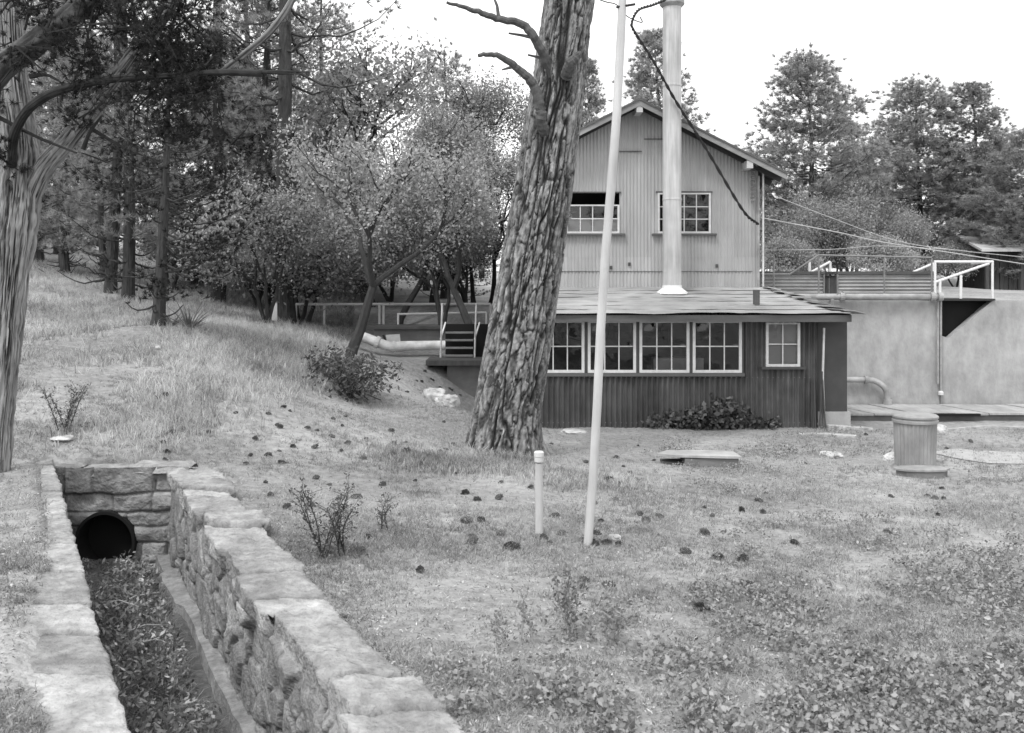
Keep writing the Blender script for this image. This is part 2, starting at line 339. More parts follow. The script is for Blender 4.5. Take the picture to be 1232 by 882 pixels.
# ------------------------------------------------------------ ditch of dressed stone
def stone_wall(name, side, y0, y1, seed, material, lab):
    """side=+1 right wall, -1 left wall; swept along y, offset t away from the ditch"""
    r = np.random.default_rng(seed); f = xr if side > 0 else xl
    ys = np.concatenate([np.arange(y0, 3.8, .06), np.arange(3.8, y1, .016)])
    base = -.42; top = .82 if side > 0 else .90; wd = .50 if side > 0 else .80
    prof = [(0, z) for z in np.arange(base, top, .018)] + [(t_, top) for t_ in np.arange(0, wd, .02)] + [(wd, z) for z in np.arange(top, top - .6, -.05)]
    prof = np.array(prof); ns = len(prof); s_in = int((top - base) / .018) + 1
    # arc length coordinate
    arc = np.concatenate([[0], np.cumsum(np.hypot(*np.diff(prof, axis=0).T))])
    U = np.repeat(ys, ns) * 1.13; S = np.tile(arc, len(ys)); T = np.tile(prof[:, 0], len(ys)); Zc = np.tile(prof[:, 1], len(ys))
    # stones: face = rubble of irregular upright stones, top = one cap stone after another
    face_n = int((y1 - y0) * 1.13 * 1.25 / (.27 * .22))
    wu = U + fbm(U * 3, S * 3, 0, 3, seed) * .12; wv = S + fbm(U * 3, S * 3, 7, 3, seed + 5) * .12
    pu = r.uniform(y0 * 1.13, y1 * 1.13, face_n); pv = r.uniform(0, top - base - .1, face_n)
    f1, f2, idx = voro(wu * .92, wv, pu * .92, pv, np.arange(face_n)); e = f2 - f1
    crnd = r.random(face_n); cdep = r.normal(0, .016, face_n)
    off = cdep[idx] * 1.2 - .035 * (1 - ss(0, .03, e)) + fbm(U * 9, S * 9, 1, 5, seed + 2) * .024 + np.floor(fbm(U * 5, S * 5, 3, 3, seed + 8) * 10) * .004
    tn = .3 + .5 * crnd[idx] + fbm(U * 7, S * 7, 2, 4, seed) * .28; tn = tn * (.12 + .88 * ss(0.004, .026, e))
    # cap stones
    b = [y0 * 1.13]
    while b[-1] < y1 * 1.13 + 1: b.append(b[-1] + r.uniform(.35, .85))
    b = np.array(b); wob = U + (T / wd - .5) * .07 * np.sin(U * 3) + fbm(U * 4, T * 4, 3, 2, seed) * .08
    ci = np.clip(np.searchsorted(b, wob) - 1, 0, len(b) - 2); ed = np.minimum(wob - b[ci], b[ci + 1] - wob)
    ch = r.uniform(-.035, .04, len(b)) * (1 if side > 0 else .35); cw = r.uniform(-.07, .07, len(b)); cin = r.uniform(-.05, .045, len(b)) * (1 if side > 0 else .4); ct = r.uniform(.35, .85, len(b))
    iscap = ss(top - .17, top - .13, Zc)
    joint = 1 - ss(.006, .022, ed)
    tv = T.copy(); zv = Zc.copy()
    onface = (T < 1e-6); ontop = (Zc > top - 1e-6)
    # face displacement outward (towards ditch = negative t)
    tv = tv - np.where(T < wd * .5, 1, 0) * ((off * (1 - iscap) + (cin[ci] + fbm(U * 9, S * 9, 4, 5, seed) * (.06 if side > 0 else .045) - .03 * joint) * iscap)) * np.where(onface, 1, 1 - T / wd * 2)
    tv = tv + np.where(T >= wd * .5, 1, 0) * (cw[ci] + fbm(U * 4, Zc * 4, 5, 3, seed) * .10) * (T / wd * 2 - 1)
    stp = fbm(U * 2.5, T * 4 + S, 6, 4, seed + 40); zv = zv + iscap * (ch[ci] + np.floor(stp * 9) / 9 * (.06 if side > 0 else .025) + fbm(U * 18, T * 18 + S, 6, 4, seed) * .016 - .06 * joint)
    # rounded arrises
    edge = np.minimum(np.abs(S - arc[s_in - 1]), np.abs(S - arc[s_in - 1] - wd)); zv = zv - .010 * np.exp(-(edge / .015) ** 2)
    tn = np.where(iscap > .5, ct[ci] + fbm(U * 4, T * 6, 8, 4, seed) * .5 - .8 * joint, tn)
    Yv = np.repeat(ys, ns)
    Xv = f(Yv) + side * tv
    V = np.stack([Xv, Yv, zv], 1); I = np.arange(len(V)).reshape(len(ys), ns)
    Fc = np.stack([I[:-1, :-1].ravel(), I[:-1, 1:].ravel(), I[1:, 1:].ravel(), I[1:, :-1].ravel()], 1)
    if side > 0: Fc = Fc[:, ::-1]
    root = empty(name, (float(f(y0 + .1)), y0, top)); tag(root, *lab)
    # face and cap: two parts
    capv = iscap[Fc].mean(1) > .5
    for nm, sel, mt in (('rubble_face', ~capv, 'stone'), ('coping', capv, 'stone_top')):
        q = Fc[sel]; used, inv = np.unique(q, return_inverse=True)
        mk(nm, V[used], inv.reshape(q.shape), mt, root, tn[used], smooth=True)
    return root
stone_wall('stone_wall', 1, -2.5, YE + .3, 11, 'stone', ('rubble stone ditch wall with pale ragged coping, right of the ditch', 'stone wall'))
stone_wall('stone_wall', -1, -2.5, YE + .3, 23, 'stone', ('low stone ditch wall half buried in grass, left of the ditch', 'stone wall'))
# end wall with round culvert
def end_wall():
    root = empty('culvert_headwall', (-4.45, YE, -.2), 'squared stone headwall closing the ditch around a round culvert mouth', 'headwall')
    x0, x1 = float(xl(YE)) - .25, float(xr(YE)) + .22; z0, z1 = -.45, .86
    cx, cz, rr = X(128, YE), Z(651, YE), .315
    step = .014; xs = np.arange(x0, x1, step); zs = np.arange(z0, z1, step); XX, ZZ = np.meshgrid(xs, zs); x = XX.ravel(); z = ZZ.ravel()
    r = np.random.default_rng(5); wx = x + fbm(x * 3, z * 3, 0, 3, 31) * .06; wz = z + fbm(x * 3, z * 3, 4, 3, 33) * .07
    rows = [z0, -.2, .02, .2, .36, .56, 1.2]; off = np.zeros(len(x)); tn = np.zeros(len(x)); jd = np.full(len(x), 9.)
    for i in range(len(rows) - 1):
        b = [x0 - .4]
        while b[-1] < x1 + .5: b.append(b[-1] + r.uniform(.25, .75))
        b = np.array(b); inr = (wz >= rows[i]) & (wz < rows[i+1]); c = np.clip(np.searchsorted(b, wx) - 1, 0, len(b) - 2)
        o = r.normal(0, .022, len(b)); q = r.random(len(b))
        off = np.where(inr, o[c], off); tn = np.where(inr, .2 + .45 * q[c], tn)
        d = np.minimum.reduce([wx - b[c], b[c+1] - wx, wz - rows[i], rows[i+1] - wz]); jd = np.where(inr, d, jd)
    y = YE - off + .03 * (1 - ss(0, .025, jd)) - fbm(x * 6, z * 9, 2, 5, 35) * .07
    tn = tn + fbm(x * 4, z * 10, 3, 4, 37) * .5; tn *= (.6 + .4 * ss(0, .015, jd))
    V = np.stack([x, y, z], 1); I = np.arange(len(V)).reshape(len(zs), len(xs))
    Fc = np.stack([I[:-1, :-1].ravel(), I[:-1, 1:].ravel(), I[1:, 1:].ravel(), I[1:, :-1].ravel()], 1)
    c = V[Fc].mean(1); keep = np.hypot((c[:, 0] - cx), (c[:, 2] - cz)) > rr
    mk('stone_face', V, Fc[keep], 'stone', root, tn, smooth=True)
    m = MB()                                             # top course as rough slabs
    xx = x0
    while xx < x1 - .1:
        wdt = r.uniform(.3, .7); e = xx + wdt; e = x1 if x1 - e < .28 else e; n = 14; VV = []; FF = []
        for i in range(n + 1):
            for j in range(9):
                px = xx + .008 + (e - xx - .016) * i / n; py = YE + .02 + .34 * j / 8; edge = min(i, n - i, j, 8 - j)
                VV.append((px, py - .03 * (j == 0), z1 - .012 + .03 * float(fbm(px * 5, py * 5, 0, 4, 41)) - (.03 if edge == 0 else 0) - (.05 if j == 0 or j == 8 else 0) + (.02 * math.sin(xx * 7))))
        for i in range(n):
            for j in range(8): a = i * 9 + j; FF.append((a, a + 9, a + 10, a + 1))
        m.add(VV, FF, r.uniform(.3, .7)); xx = e
    m.build('coping', 'stone_top', root, True)
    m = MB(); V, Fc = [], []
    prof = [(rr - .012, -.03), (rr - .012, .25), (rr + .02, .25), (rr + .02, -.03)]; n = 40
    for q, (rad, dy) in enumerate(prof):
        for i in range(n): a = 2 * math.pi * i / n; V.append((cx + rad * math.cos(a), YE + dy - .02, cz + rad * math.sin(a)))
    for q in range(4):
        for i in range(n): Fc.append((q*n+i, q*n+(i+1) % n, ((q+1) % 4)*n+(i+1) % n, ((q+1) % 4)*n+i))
    m.add(V, Fc); m.build('culvert_lining', 'black', root)  # pipe wall coloured black for the shade inside
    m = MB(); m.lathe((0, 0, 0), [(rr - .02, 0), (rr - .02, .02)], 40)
    V = [(cx + a, YE + .2 + c_, cz + b) for a, b, c_ in m.V]; mk('culvert_shade', V, m.F, 'black', root)  # black disc painted in for the darkness deep in the pipe
end_wall()
# ditch bottom
fx, fy = np.meshgrid(np.linspace(0, 1, 34), np.arange(-2.5, YE + .1, .06))
fxx = xl(fy.ravel()) + (xr(fy.ravel()) - xl(fy.ravel())) * fx.ravel()
fz = -.24 + fbm(fxx * 3, fy.ravel() * 3, 0, 4, 51) * .16 + .12 * (1 - fx.ravel()) ** 2
def floor_z(x, y): 
    k = (x - xl(y)) / (xr(y) - xl(y)); return -.24 + fbm(x * 3, y * 3, 0, 4, 51) * .16 + .12 * (1 - k) ** 2
I = np.arange(len(fxx)).reshape(fx.shape)
Fc = np.stack([I[:-1, :-1].ravel(), I[:-1, 1:].ravel(), I[1:, 1:].ravel(), I[1:, :-1].ravel()], 1)
tag(mk('ditch_floor', np.stack([fxx, fy.ravel(), fz], 1), Fc, 'trench_floor', smooth=True), 'dark earth bottom of the stone ditch', 'ditch', kind='structure')
# footing strip along right wall
m = MB(); ys = np.arange(-2, YE, .08); V = []
for y in ys:
    wv = .13 + .12 * float(fbm(y * 1.7, 0, 0, 3, 61)) + (.07 if 9.0 < y < 10.0 else 0); z = -.13 + .05 * float(fbm(y * 2, 3, 0, 3, 62))
    x = float(xr(y)) + .03; V += [(x, y, z + .02), (x - wv, y, z + .01 * math.sin(y * 9)), (x - wv - .03, y, z - .2)]
Fc = [(3*i+j, 3*i+j+1, 3*i+j+4, 3*i+j+3) for i in range(len(ys) - 1) for j in (0, 1)]
tag(mk('footing_ledge', V, Fc, 'stone', None, .45 + np.array([fbm(v[0]*4, v[1]*4, 0, 3, 3) for v in V]).ravel() * .6), 'pale flat footing ledge along the foot of the right ditch wall', 'ledge')

# ------------------------------------------------------------ building
def corr_sheet(x0, x1, y, zb, zt, pitch, amp, openings=(), n=8, sgn=1, xa=None, tone_seed=0):
    """upright corrugated wall facing -y; zb, zt functions or numbers; openings (x0,x1,z0,z1)"""
    V = []; Fc = []; T = []; k = int((x1 - x0) / pitch * n); xs = [x0 + (x1 - x0) * i / k for i in range(k + 1)]
    fb = zb if callable(zb) else (lambda x: zb); ft = zt if callable(zt) else (lambda x: zt)
    for i in range(k):
        a, b = xs[i], xs[i+1]; mid = (a + b) / 2; spans = [(fb(mid), ft(mid), True)]
        for o in openings:
            if o[0] < mid < o[1]:
                ns = []
                for s0, s1, _ in spans:
                    if o[2] > s0: ns.append((s0, min(o[2], s1), False))
                    if o[3] < s1: ns.append((max(o[3], s0), s1, False))
                spans = ns
        for s0, s1, _ in spans:
            ya = y + amp * math.sin(2 * math.pi * (a - x0) / pitch); yb = y + amp * math.sin(2 * math.pi * (b - x0) / pitch)
            if not openings or True:
                za, zb_ = (ft(a), ft(b)) if abs(s1 - ft(mid)) < 1e-6 else (s1, s1)
            q = len(V); V += [(a, ya, s0), (b, yb, s0), (b, yb, zb_), (a, ya, za)]; Fc.append((q, q+1, q+2, q+3))
    return V, Fc
bld = empty('powerhouse_building', (3.0, 20, 0), 'two storey corrugated metal powerhouse with gable roof, dark windowed lean-to and tall stack', 'building')
DM, DA = 22.0, 19.0
RX, RZ, SL, HS = 2.87, 7.05, .507, 3.3         # ridge x, ridge z, slope, half span
wx0, wx1 = .8, 5.66
ztop = lambda x: RZ - .1 - SL * abs(x - RX)
WU = [(1.24, 2.47, 4.03, 4.96), (3.35, 4.57, 4.03, 4.96)]
V, Fc = corr_sheet(wx0, wx1, DM, 3.47, ztop, .08, .010, WU)
mk('upper_wall', V, Fc, 'upper_tin', bld, sheet_tone(V, .64, 5))
V, Fc = corr_sheet(wx0, wx1, DM - .018, 0, 3.485, .08, .010)
mk('skirt_wall', V, Fc, 'upper_tin', bld, sheet_tone(V, .64, 9))
m = MB(); m.box((wx0, DM + .03, 0), (wx0 + .03, 31, 5.3)); m.box((wx1 - .03, DM + .03, 0), (wx1, 31, 5.3)); m.box((wx0, 31, 0), (wx1, 31.03, 5.3))
m.build('side_wall', 'upper_tin', bld)
m = MB(); m.box((wx1 - .02, DM - .045, 0), (wx1 + .03, DM + .03, 5.35)); m.build('corner_trim', 'pipe_paint', bld)
m = MB()                                        # patches and laps in the sheeting
for a, b, py, h in ((745, 772, 183, .025), (775, 797, 168, .02), (640, 905, 327, .012)):
    m = MB(); m.box((X(a, DM), DM - .034, Z(py, DM)), (X(b, DM), DM - .014, Z(py, DM) + h)); m.build('lap_seam', 'fascia', bld)
m = MB()
for px, py in ((757, 318), (862, 320), (735, 322)):
    m = MB(); m.box((X(px, DM) - .03, DM - .05, Z(py, DM) - .04), (X(px, DM) + .03, DM - .03, Z(py, DM) + .04)); m.build('patch_plate', 'panel_dark', bld)
m = MB()
for zz in (1.02, .12):
    for k in range(57):
        x_ = .09 + k * .104; m.lathe((x_, DA - .03, zz - .01 + random.uniform(-.004, .004)), [(.009, 0), (.009, .012)], 6)
m.build('nail_rows', 'rail_grey', bld)['kind'] = 'stuff'
# inner dark lining of upper storey
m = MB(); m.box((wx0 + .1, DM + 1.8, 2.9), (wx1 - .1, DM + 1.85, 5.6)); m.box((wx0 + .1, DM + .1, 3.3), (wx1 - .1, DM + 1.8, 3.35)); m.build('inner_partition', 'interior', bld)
# roof
def slab_roof(y0, y1):
    for s in (-1, 1):
        HS = 3.3 if s > 0 else 2.45
        xe = RX + s * HS; ze = RZ - SL * HS
        m = MB(); m.prism([(RX, RZ), (xe, ze), (xe, ze - .035), (RX, RZ - .035)][::s], y0, y1); m.build('roof_sheet', 'roof_top', bld)
        m = MB(); m.prism([(RX, RZ - .037), (xe - s * .02, ze - .037 + .01), (xe - s * .02, ze - .06), (RX, RZ - .07)][::s], y0 + .02, y1 - .02)
        for k in range(12):                                    # rafters
            yy = y0 + .3 + k * (y1 - y0 - .6) / 11
            a = (RX + s * .1, yy, RZ - .17); b = (xe - s * .04, yy, ze - .13); m.bar(a, b, .05, .12)
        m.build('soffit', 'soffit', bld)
        m = MB(); m.prism([(RX, RZ - .04), (xe, ze - .037), (xe, ze - .16), (RX, RZ - .175)][::s], y0 - .035, y0 - .002); bgb = m.build('bargeboard', 'rafter_paint', bld)
        m = MB(); m.prism([(RX, RZ - .005), (xe + s * .01, ze), (xe + s * .01, ze - .045), (RX, RZ - .05)][::s], y0 - .06, y0 - .037); m.build('roof_edge', 'fascia', bgb)
    m = MB()
    for xx in (RX, RX + 2.48, RX - 1.7):
        m = MB(); zz = RZ - SL * abs(xx - RX) - .32; m.box((xx - .07, y0 - .02, zz), (xx + .07, DM + .1, zz + .17)); m.build('purlin_end', 'barge', bld)
slab_roof(21.5, 31.3)
# eave underside wall plate, dark
def window(x0, x1, z0, z1, y, cols, rows, fw=.05, mw=.02, sill=None, label=None, sill_ext=.06, parent=None):
    m = MB(); d0, d1 = y - .035, y + .04
    m.box((x0, d0, z0), (x1, d1, z0 + fw)); m.box((x0, d0, z1 - fw * .7), (x1, d1, z1)); m.box((x0, d0, z0 + fw), (x0 + fw, d1, z1 - fw * .7)); m.box((x1 - fw, d0, z0 + fw), (x1, d1, z1 - fw * .7))
    o = m.build('window', 'white_paint', parent or bld)
    if label: o['label'] = label
    a0, a1, c0, c1 = x0 + fw, x1 - fw, z0 + fw, z1 - fw * .7
    g = MB()
    for i in range(1, cols): xx = a0 + (a1 - a0) * i / cols; g.box((xx - mw / 2, y - .012, c0), (xx + mw / 2, y + .015, c1))
    for j in range(1, rows):
        zz = c0 + (c1 - c0) * j / rows
        for i in range(cols):
            xa = a0 + (a1 - a0) * i / cols + (mw / 2 if i else 0); xb = a0 + (a1 - a0) * (i + 1) / cols - (mw / 2 if i < cols - 1 else 0)
            g.box((xa, y - .011, zz - mw / 2), (xb, y + .014, zz + mw / 2))
    g.build('muntins', 'white_paint', o)
    p = MB(); p.add([(a0, y + .002, c0), (a1, y + .002, c0), (a1, y + .002, c1), (a0, y + .002, c1)], [(0, 1, 2, 3)]); p.build('pane', 'glass', o)
    if sill:
        s = MB(); s.box((x0 - sill_ext, y - .09, z0 - .05), (x1 + sill_ext, y + .02, z0 - .003)); s.build('sill', sill, o)
    return o
a = WU[1]; wn = window(a[0], a[1], a[2], a[3], DM - .01, 4, 3, .045, .022, 'fascia', 'closed upper window with four columns of panes beside the stack', .13)
m = MB(); m.box((a[0] - .04, DM - .03, a[3] + .003), (a[1] + .04, DM - .0, a[3] + .04)); m.build('head_trim', 'fascia', wn)
a = WU[0]; wn = window(a[0], a[1], a[2], a[3] - .27, DM - .01, 4, 2, .045, .022, 'fascia', 'open upper window with pale blind behind its lower panes', .13)
m = MB(); m.box((a[0] + .03, DM + .05, a[2]), (a[1] - .03, DM + .06, a[2] + .36)); m.build('blind', 'shade_cloth', wn)
m = MB(); m.box((a[0] - .04, DM - .03, a[3] + .003), (a[1] + .04, DM - .0, a[3] + .03)); m.build('head_trim', 'fascia', wn)
# lean-to
ax0, ax1 = .0, 6.08
WA = [(X(645, DA), X(703, DA)), (X(707, DA), X(765, DA)), (X(769, DA), X(829, DA)), (X(833, DA), X(892, DA))]
wz0, wz1 = Z(449, DA), Z(386, DA)
op = [(WA[0][0] - .02, WA[3][1] + .02, wz0 - .05, wz1 + .04), (X(921, DA), X(962, DA), Z(441, DA), Z(388, DA))]
op[0] = (max(op[0][0], .05),) + op[0][1:]
V, Fc = corr_sheet(ax0, ax1, DA, -.1, 2.17, .104, .024, op)
mk('lean_to_wall', V, Fc, 'annex_tin', bld, sheet_tone(V, .728, 3))
m = MB(); m.box((ax0 - .02, DA + .03, 0), (ax0, DM - .05, 2.35)); m.build('lean_to_side_wall', 'annex_tin', bld); m = MB(); m.box((ax1 - .02, DA + .2, 0), (ax1, DM - .05, 2.2)); m.build('lean_to_side_wall', 'annex_tin', bld)
m = MB(); m.box((6.05, DA + .12, Z(496, DA)), (6.70, DA + .17, 2.2)); m.box((6.68, DA + .17, .2), (6.72, DM - .12, 2.2)); m.build('flat_wall_panel', 'panel_dark', bld)
m = MB(); m.box((6.04, DA + .08, -.1), (6.76, DM - .12, Z(496, DA) - .003)); m.build('footing', 'concrete', bld)
for i, (a, b) in enumerate(WA):
    window(max(a, .06), b, wz0 + .01, wz1, DA - .01, 3, 2, .055, .022)
m = MB(); m.box((0, DA - .07, wz0 - .06), (WA[3][1] + .05, DA + .03, wz0 + .005)); m.build('long_sill', 'fascia', bld)
for k in range(3):
    m = MB(); m.box((WA[k][1] + .002, DA - .03, wz0 + .006), (WA[k+1][0] - .002, DA + .03, wz1)); m.build('mullion', 'panel_dark', bld)
m = MB()
m.box((WA[3][1] + .002, DA - .03, wz0 + .006), (WA[3][1] + .04, DA + .03, wz1)); m.build('mullion', 'panel_dark', bld)
a = op[1]; window(a[0], a[1], a[2], a[3], DA - .01, 2, 2, .05, .022, 'panel_dark', 'small four pane window with pale blind behind it', .1)
m = MB(); m.box((a[0] + .02, DA + .05, a[2]), (a[1] - .02, DA + .06, a[3])); m.build('blind', 'card', bld)
m = MB()
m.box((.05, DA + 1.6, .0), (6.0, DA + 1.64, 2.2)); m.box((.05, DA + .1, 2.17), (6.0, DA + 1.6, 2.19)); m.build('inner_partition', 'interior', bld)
# box on the bench inside, mostly seen through third window
t_ = empty('cardboard_box', (X(808, DA + .5), DA + .5, 1.0), 'pale cardboard box behind the two right windows of the lean-to', 'box')
m = MB(); m.box((X(786, DA + .45), DA + .4, 1.05), (X(846, DA + .45), DA + .75, Z(431, DA + .4))); m.build('box_body', 'card', t_)
# lean-to roof: hipped at the right, laid in overlapping courses
ye, yb = DA - .42, DM - .02; ze, zb = Z(378, ye), 2.79; xe = 6.74; hipx = X(925, yb)
m = MB(); V = []; Fc = []; T = []; nc = 7; nxs = 110
for c in range(nc):
    for j in range(5):
        f_ = (c + j / 4) / nc; yy = ye + (yb - ye) * f_; xr_ = xe + (hipx - xe) * f_; zz = ze + (zb - ze) * f_
        for i in range(nxs + 1):
            x = -.35 + (xr_ + .35) * i / nxs
            wob = float(fbm(x * 1.1, c * 3.1, 0, 3, 71)); lift = .035 * (1 - j / 4) * (.5 + wob) + .03 * float(fbm(x * 2.3, yy * 2.3, 0, 3, 73))
            dy = (wob * .16 + float(fbm(x * 5, c * 2., 1, 2, 75)) * .05) if j == 0 else 0
            if c == 0 and j == 0: dy *= .5
            V.append((x, yy + dy, zz + lift)); T.append(.5 + .6 * float(fbm(x * .8, c * 5., 0, 2, 77)) + (.12 if j == 0 else 0))
n1 = nxs + 1
for r_ in range(nc * 5 - 1):
    for i in range(nxs): a = r_ * n1 + i; Fc.append((a, a + 1, a + n1 + 1, a + n1))
rf = mk('lean_to_roof', V, Fc, 'roofing', bld, np.array(T))
V = [(xe, ye, ze), (hipx, yb, zb), (xe, yb, ze)]
V = [(xe, ye, ze), (xe, yb + 1, ze), (hipx, yb + 1, zb), (hipx, yb, zb)]
mk('hip_slope', V, [(0, 1, 2, 3)], 'roofing', rf)
m = MB(); m.prism([(-.33, ze - .155), (xe - .12, ze - .155), (xe - .12, ze - .02), (-.33, ze - .02)], ye + .05, ye + .09)
m.build('eave_fascia', 'fascia', rf)
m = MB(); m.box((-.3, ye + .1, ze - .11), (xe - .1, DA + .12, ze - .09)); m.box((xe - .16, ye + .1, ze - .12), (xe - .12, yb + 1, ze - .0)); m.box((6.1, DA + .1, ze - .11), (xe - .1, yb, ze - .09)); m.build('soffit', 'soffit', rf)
m = MB()                                        # loose shingles on hip edge
for k in range(16):
    f_ = k / 16; p = Vector((xe + (hipx - xe) * f_, ye + (yb - ye) * f_, ze + (zb - ze) * f_ + .03))
    q = p + Vector((random.uniform(-.35, -.2), random.uniform(-.2, .1), random.uniform(0, .05))); m.bar(p + Vector((.05, 0, -.02)), q, .26, .018, random.random())
m.build('hip_shingles', 'roofing', rf)
# stack
SX, SY = X(808.5, 21.2), 21.2; sz0 = 2.62; st = Z(0, 21.2)
m = MB(); m.lathe((SX, SY, sz0), [(.205, 0), (.205, 2.1), (.212, 2.105), (.212, 2.14), (.205, 2.145), (.205, 4.62), (.214, 4.625), (.214, 4.66), (.205, 4.665), (.205, st - sz0)], 72)
stk = m.build('smoke_stack', 'stack_metal', bld)
m = MB(); m.lathe((SX, SY, st - .12), [(.2, -.06), (.26, 0), (.275, .02), (.275, .1), (.25, .13), (.2, .2), (.2, 1.2), (.215, 1.22)], 40); m.build('stack_collar', 'pipe_paint', stk)
m = MB(); m.lathe((SX, SY, sz0 + .02), [(.36, 0), (.34, .05), (.27, .1), (.22, .14), (.21, .2)], 32); m.build('stack_flashing', 'flash', stk)
m = MB(); m.lathe((SX - .0, SY - .02, sz0 - .0), [(.45, -.02), (.45, .025)], 6); m.build('flashing_plate', 'dark_metal', stk)
m = MB(); x_ = X(910, 19.6); zz = Z(371, 19.6); m.lathe((x_, 19.6, zz), [(.07, -.05), (.07, .36), (.075, .36), (.075, .38)], 14); m.build('roof_vent', 'fascia', bld)
# conduit at corner & insulators
m = MB(); cx_ = wx1 + .09; m.tube([(cx_, DM - .12, Z(345, DM)), (cx_, DM - .12, Z(203, DM))], .022, 8); m.build('corner_conduit', 'pipe_white', bld)
for k in range(9):
    m = MB(); zz = Z(203 + k * 5, DM); m.lathe((wx1 - .13, DM - .1, zz), [(.05, 0), (.05, .03), (.03, .045)], 10); m.build('insulator', 'rail_grey', bld)
m = MB(); m.tube([(6.2, DA - .06, -.05), (6.16, DA - .05, 1.0), (6.19, DA - .04, 2.0)], .022, 6); m.build('downpipe', 'pipe_white', bld)
m = MB()                                        # splintered boards at the corner of the lean-to
for k in range(9):
    x_ = 5.98 + random.uniform(-.06, .17); m.bar((x_ + random.uniform(-.06, .06), DA - .09 - .015 * k, -.05), (x_, DA - .05 - .012 * k, random.uniform(.3, 1.2)), .025, .015)
m.build('splintered_board', 'wood_dark', bld)

# ------------------------------------------------------------ concrete retaining wall at right
DW = 21.9; wtop = Z(362, DW)
cw = empty('retaining_wall', (11, DW, 0), 'tall stained concrete retaining wall right of the building with a triangular notch', 'retaining wall')
poly = [(6.6, -.2), (19, -.2), (19, wtop), (X(1194, DW), wtop), (X(1142, DW), Z(407, DW)), (X(1133, DW), Z(404, DW)), (X(1133, DW), wtop), (6.6, wtop)]
m = MB(); m.prism(poly, DW, DW + .22); m.build('wall_face', 'concrete', cw)
m = MB(); m.box((6.65, DW + .225, -.2), (X(1120, DW), DW + .85, wtop - .004)); m.build('wall_core', 'concrete_mid', cw)
m = MB(); m.box((X(1205, DW), DW + .225, -.2), (18.9, DW + .85, wtop - .004)); m.build('wall_core', 'concrete_mid', cw)
m = MB(); m.box((X(1121, DW), DW + .26, 1), (X(1204, DW), DW + .85, wtop - .004)); m.build('notch_shade', 'black', cw)  # black block stands in for the deep shade inside the notch
m = MB(); m.box((X(1133, DW) - .05, DW - .06, wtop + .003), (X(1196, DW), DW + 1.3, wtop + .05)); m.build('platform_deck', 'dark_metal', cw)
m = MB(); m.box((X(1133, DW), DW + .55, Z(375, DW)), (X(1180, DW), DW + .62, Z(371, DW))); m.build('notch_beam', 'rail_grey', cw)
m = MB(); m.box((X(1131, DW) - .012, DW - .012, 0), (X(1131, DW) + .012, DW - .001, wtop)); m.build('wall_joint', 'concrete_mid', cw)
# tanks with horizontally ribbed sides
def tank(px0, px1, lab):
    d = 22.85; r_ = empty('ribbed_tank', (X((px0 + px1) / 2, d), d, wtop), lab, 'tank'); x0, x1 = X(px0, d), X(px1, d); z0, z1 = wtop - .05, Z(330, d)
    V = []; n = 64; 
    for i in range(n + 1):
        z = z0 + (z1 - z0) * i / n; V += [(x0, d + .02 * math.sin(i * .785), z), (x1, d + .02 * math.sin(i * .785), z)]
    Fc = [(2*i, 2*i+1, 2*i+3, 2*i+2) for i in range(n)]; mk('ribbed_side', V, Fc, 'tank_tin', r_)
    m = MB(); m.box((x0 + .01, d + .05, z0), (x1 - .01, d + 1.8, z1 - .02)); m.build('tank_body', 'concrete_mid', r_)
    m = MB(); m.box((x0 - .03, d - .06, z1), (x1 + .03, d + 1.9, z1 + .07)); m.build('lid', 'fascia', r_)
    for a in (x0 - .03, x1):
        m = MB(); m.box((a, d - .05, z0), (a + .03, d + .04, z1 - .003)); m.build('corner_post', 'rail_grey', r_)
tank(915, 990, 'short tank with ribbed metal side and flat lid, next to the building above the wall')
tank(1008, 1124, 'long tank with ribbed metal side and flat lid, left of the white railing')
def pipe_thing(name, pts, r, material, lab, cat, flanges=(), n=14, k=6, group=None):
    o = empty(name, pts[0], lab, cat, group); m = MB(); m.tube(catmull(pts, k) if len(pts) > 2 else pts, r, n); m.build('pipe', material, o, True)
    for a, b, rr in flanges:
        m = MB(); m.tube([a, b], rr, n); m.build('flange', material, o)
    return o
d = 21.75; zp = Z(357, d)
o = pipe_thing('water_main', [(X(935, d), d, zp), (X(1134, d), d, zp)], .07, 'pipe_paint', 'long pale horizontal pipe along the top of the concrete wall', 'pipe',
   [((X(p, d) - .05, d, zp), (X(p, d) + .05, d, zp), .1) for p in (1013, 1122, 1131)])
m = MB(); m.tube(catmull([(X(1000, d), d, zp), (X(1001, d), d, zp - .06), (X(1001, d), d + .05, zp - .2)], 4), .055, 10); m.build('elbow', 'pipe_paint', o)
m = MB(); m.tube(catmull([(X(1005, d), d - .05, zp), (X(1010, d), d - .05, zp + .14), (X(1018, d), d - .05, zp + .02)], 4), .012, 6); m.build('valve_lever', 'rail_grey', o)
o = pipe_thing('bent_pipe', [P(1000, 457, 21.75), P(1042, 457, 21.75), P(1056, 460, 21.72), P(1066, 470, 21.7), P(1068, 488, 21.7)], .065, 'pipe_paint', 'pale bent pipe curving down into the boardwalk', 'pipe',
   [(P(1040, 457, 21.75), P(1044, 457, 21.75), .09), (P(1068, 481, 21.7), P(1068, 487, 21.7), .095)])
o = empty('wall_conduit', P(1131, 475, 21.8), 'pair of thin pale upright pipes on the concrete wall ending in a white cap', 'pipe')
for px, e in ((1128.5, 462), (1132, 472)):
    m = MB(); m.tube([P(px, 358, 21.83), P(px, e, 21.83)], .025, 8); m.build('pipe', 'pipe_paint', o)
m = MB(); m.lathe(P(1132, 475, 21.83), [(.06, 0), (.06, .06), (.03, .09)], 12); m.build('cap', 'white_paint', o)
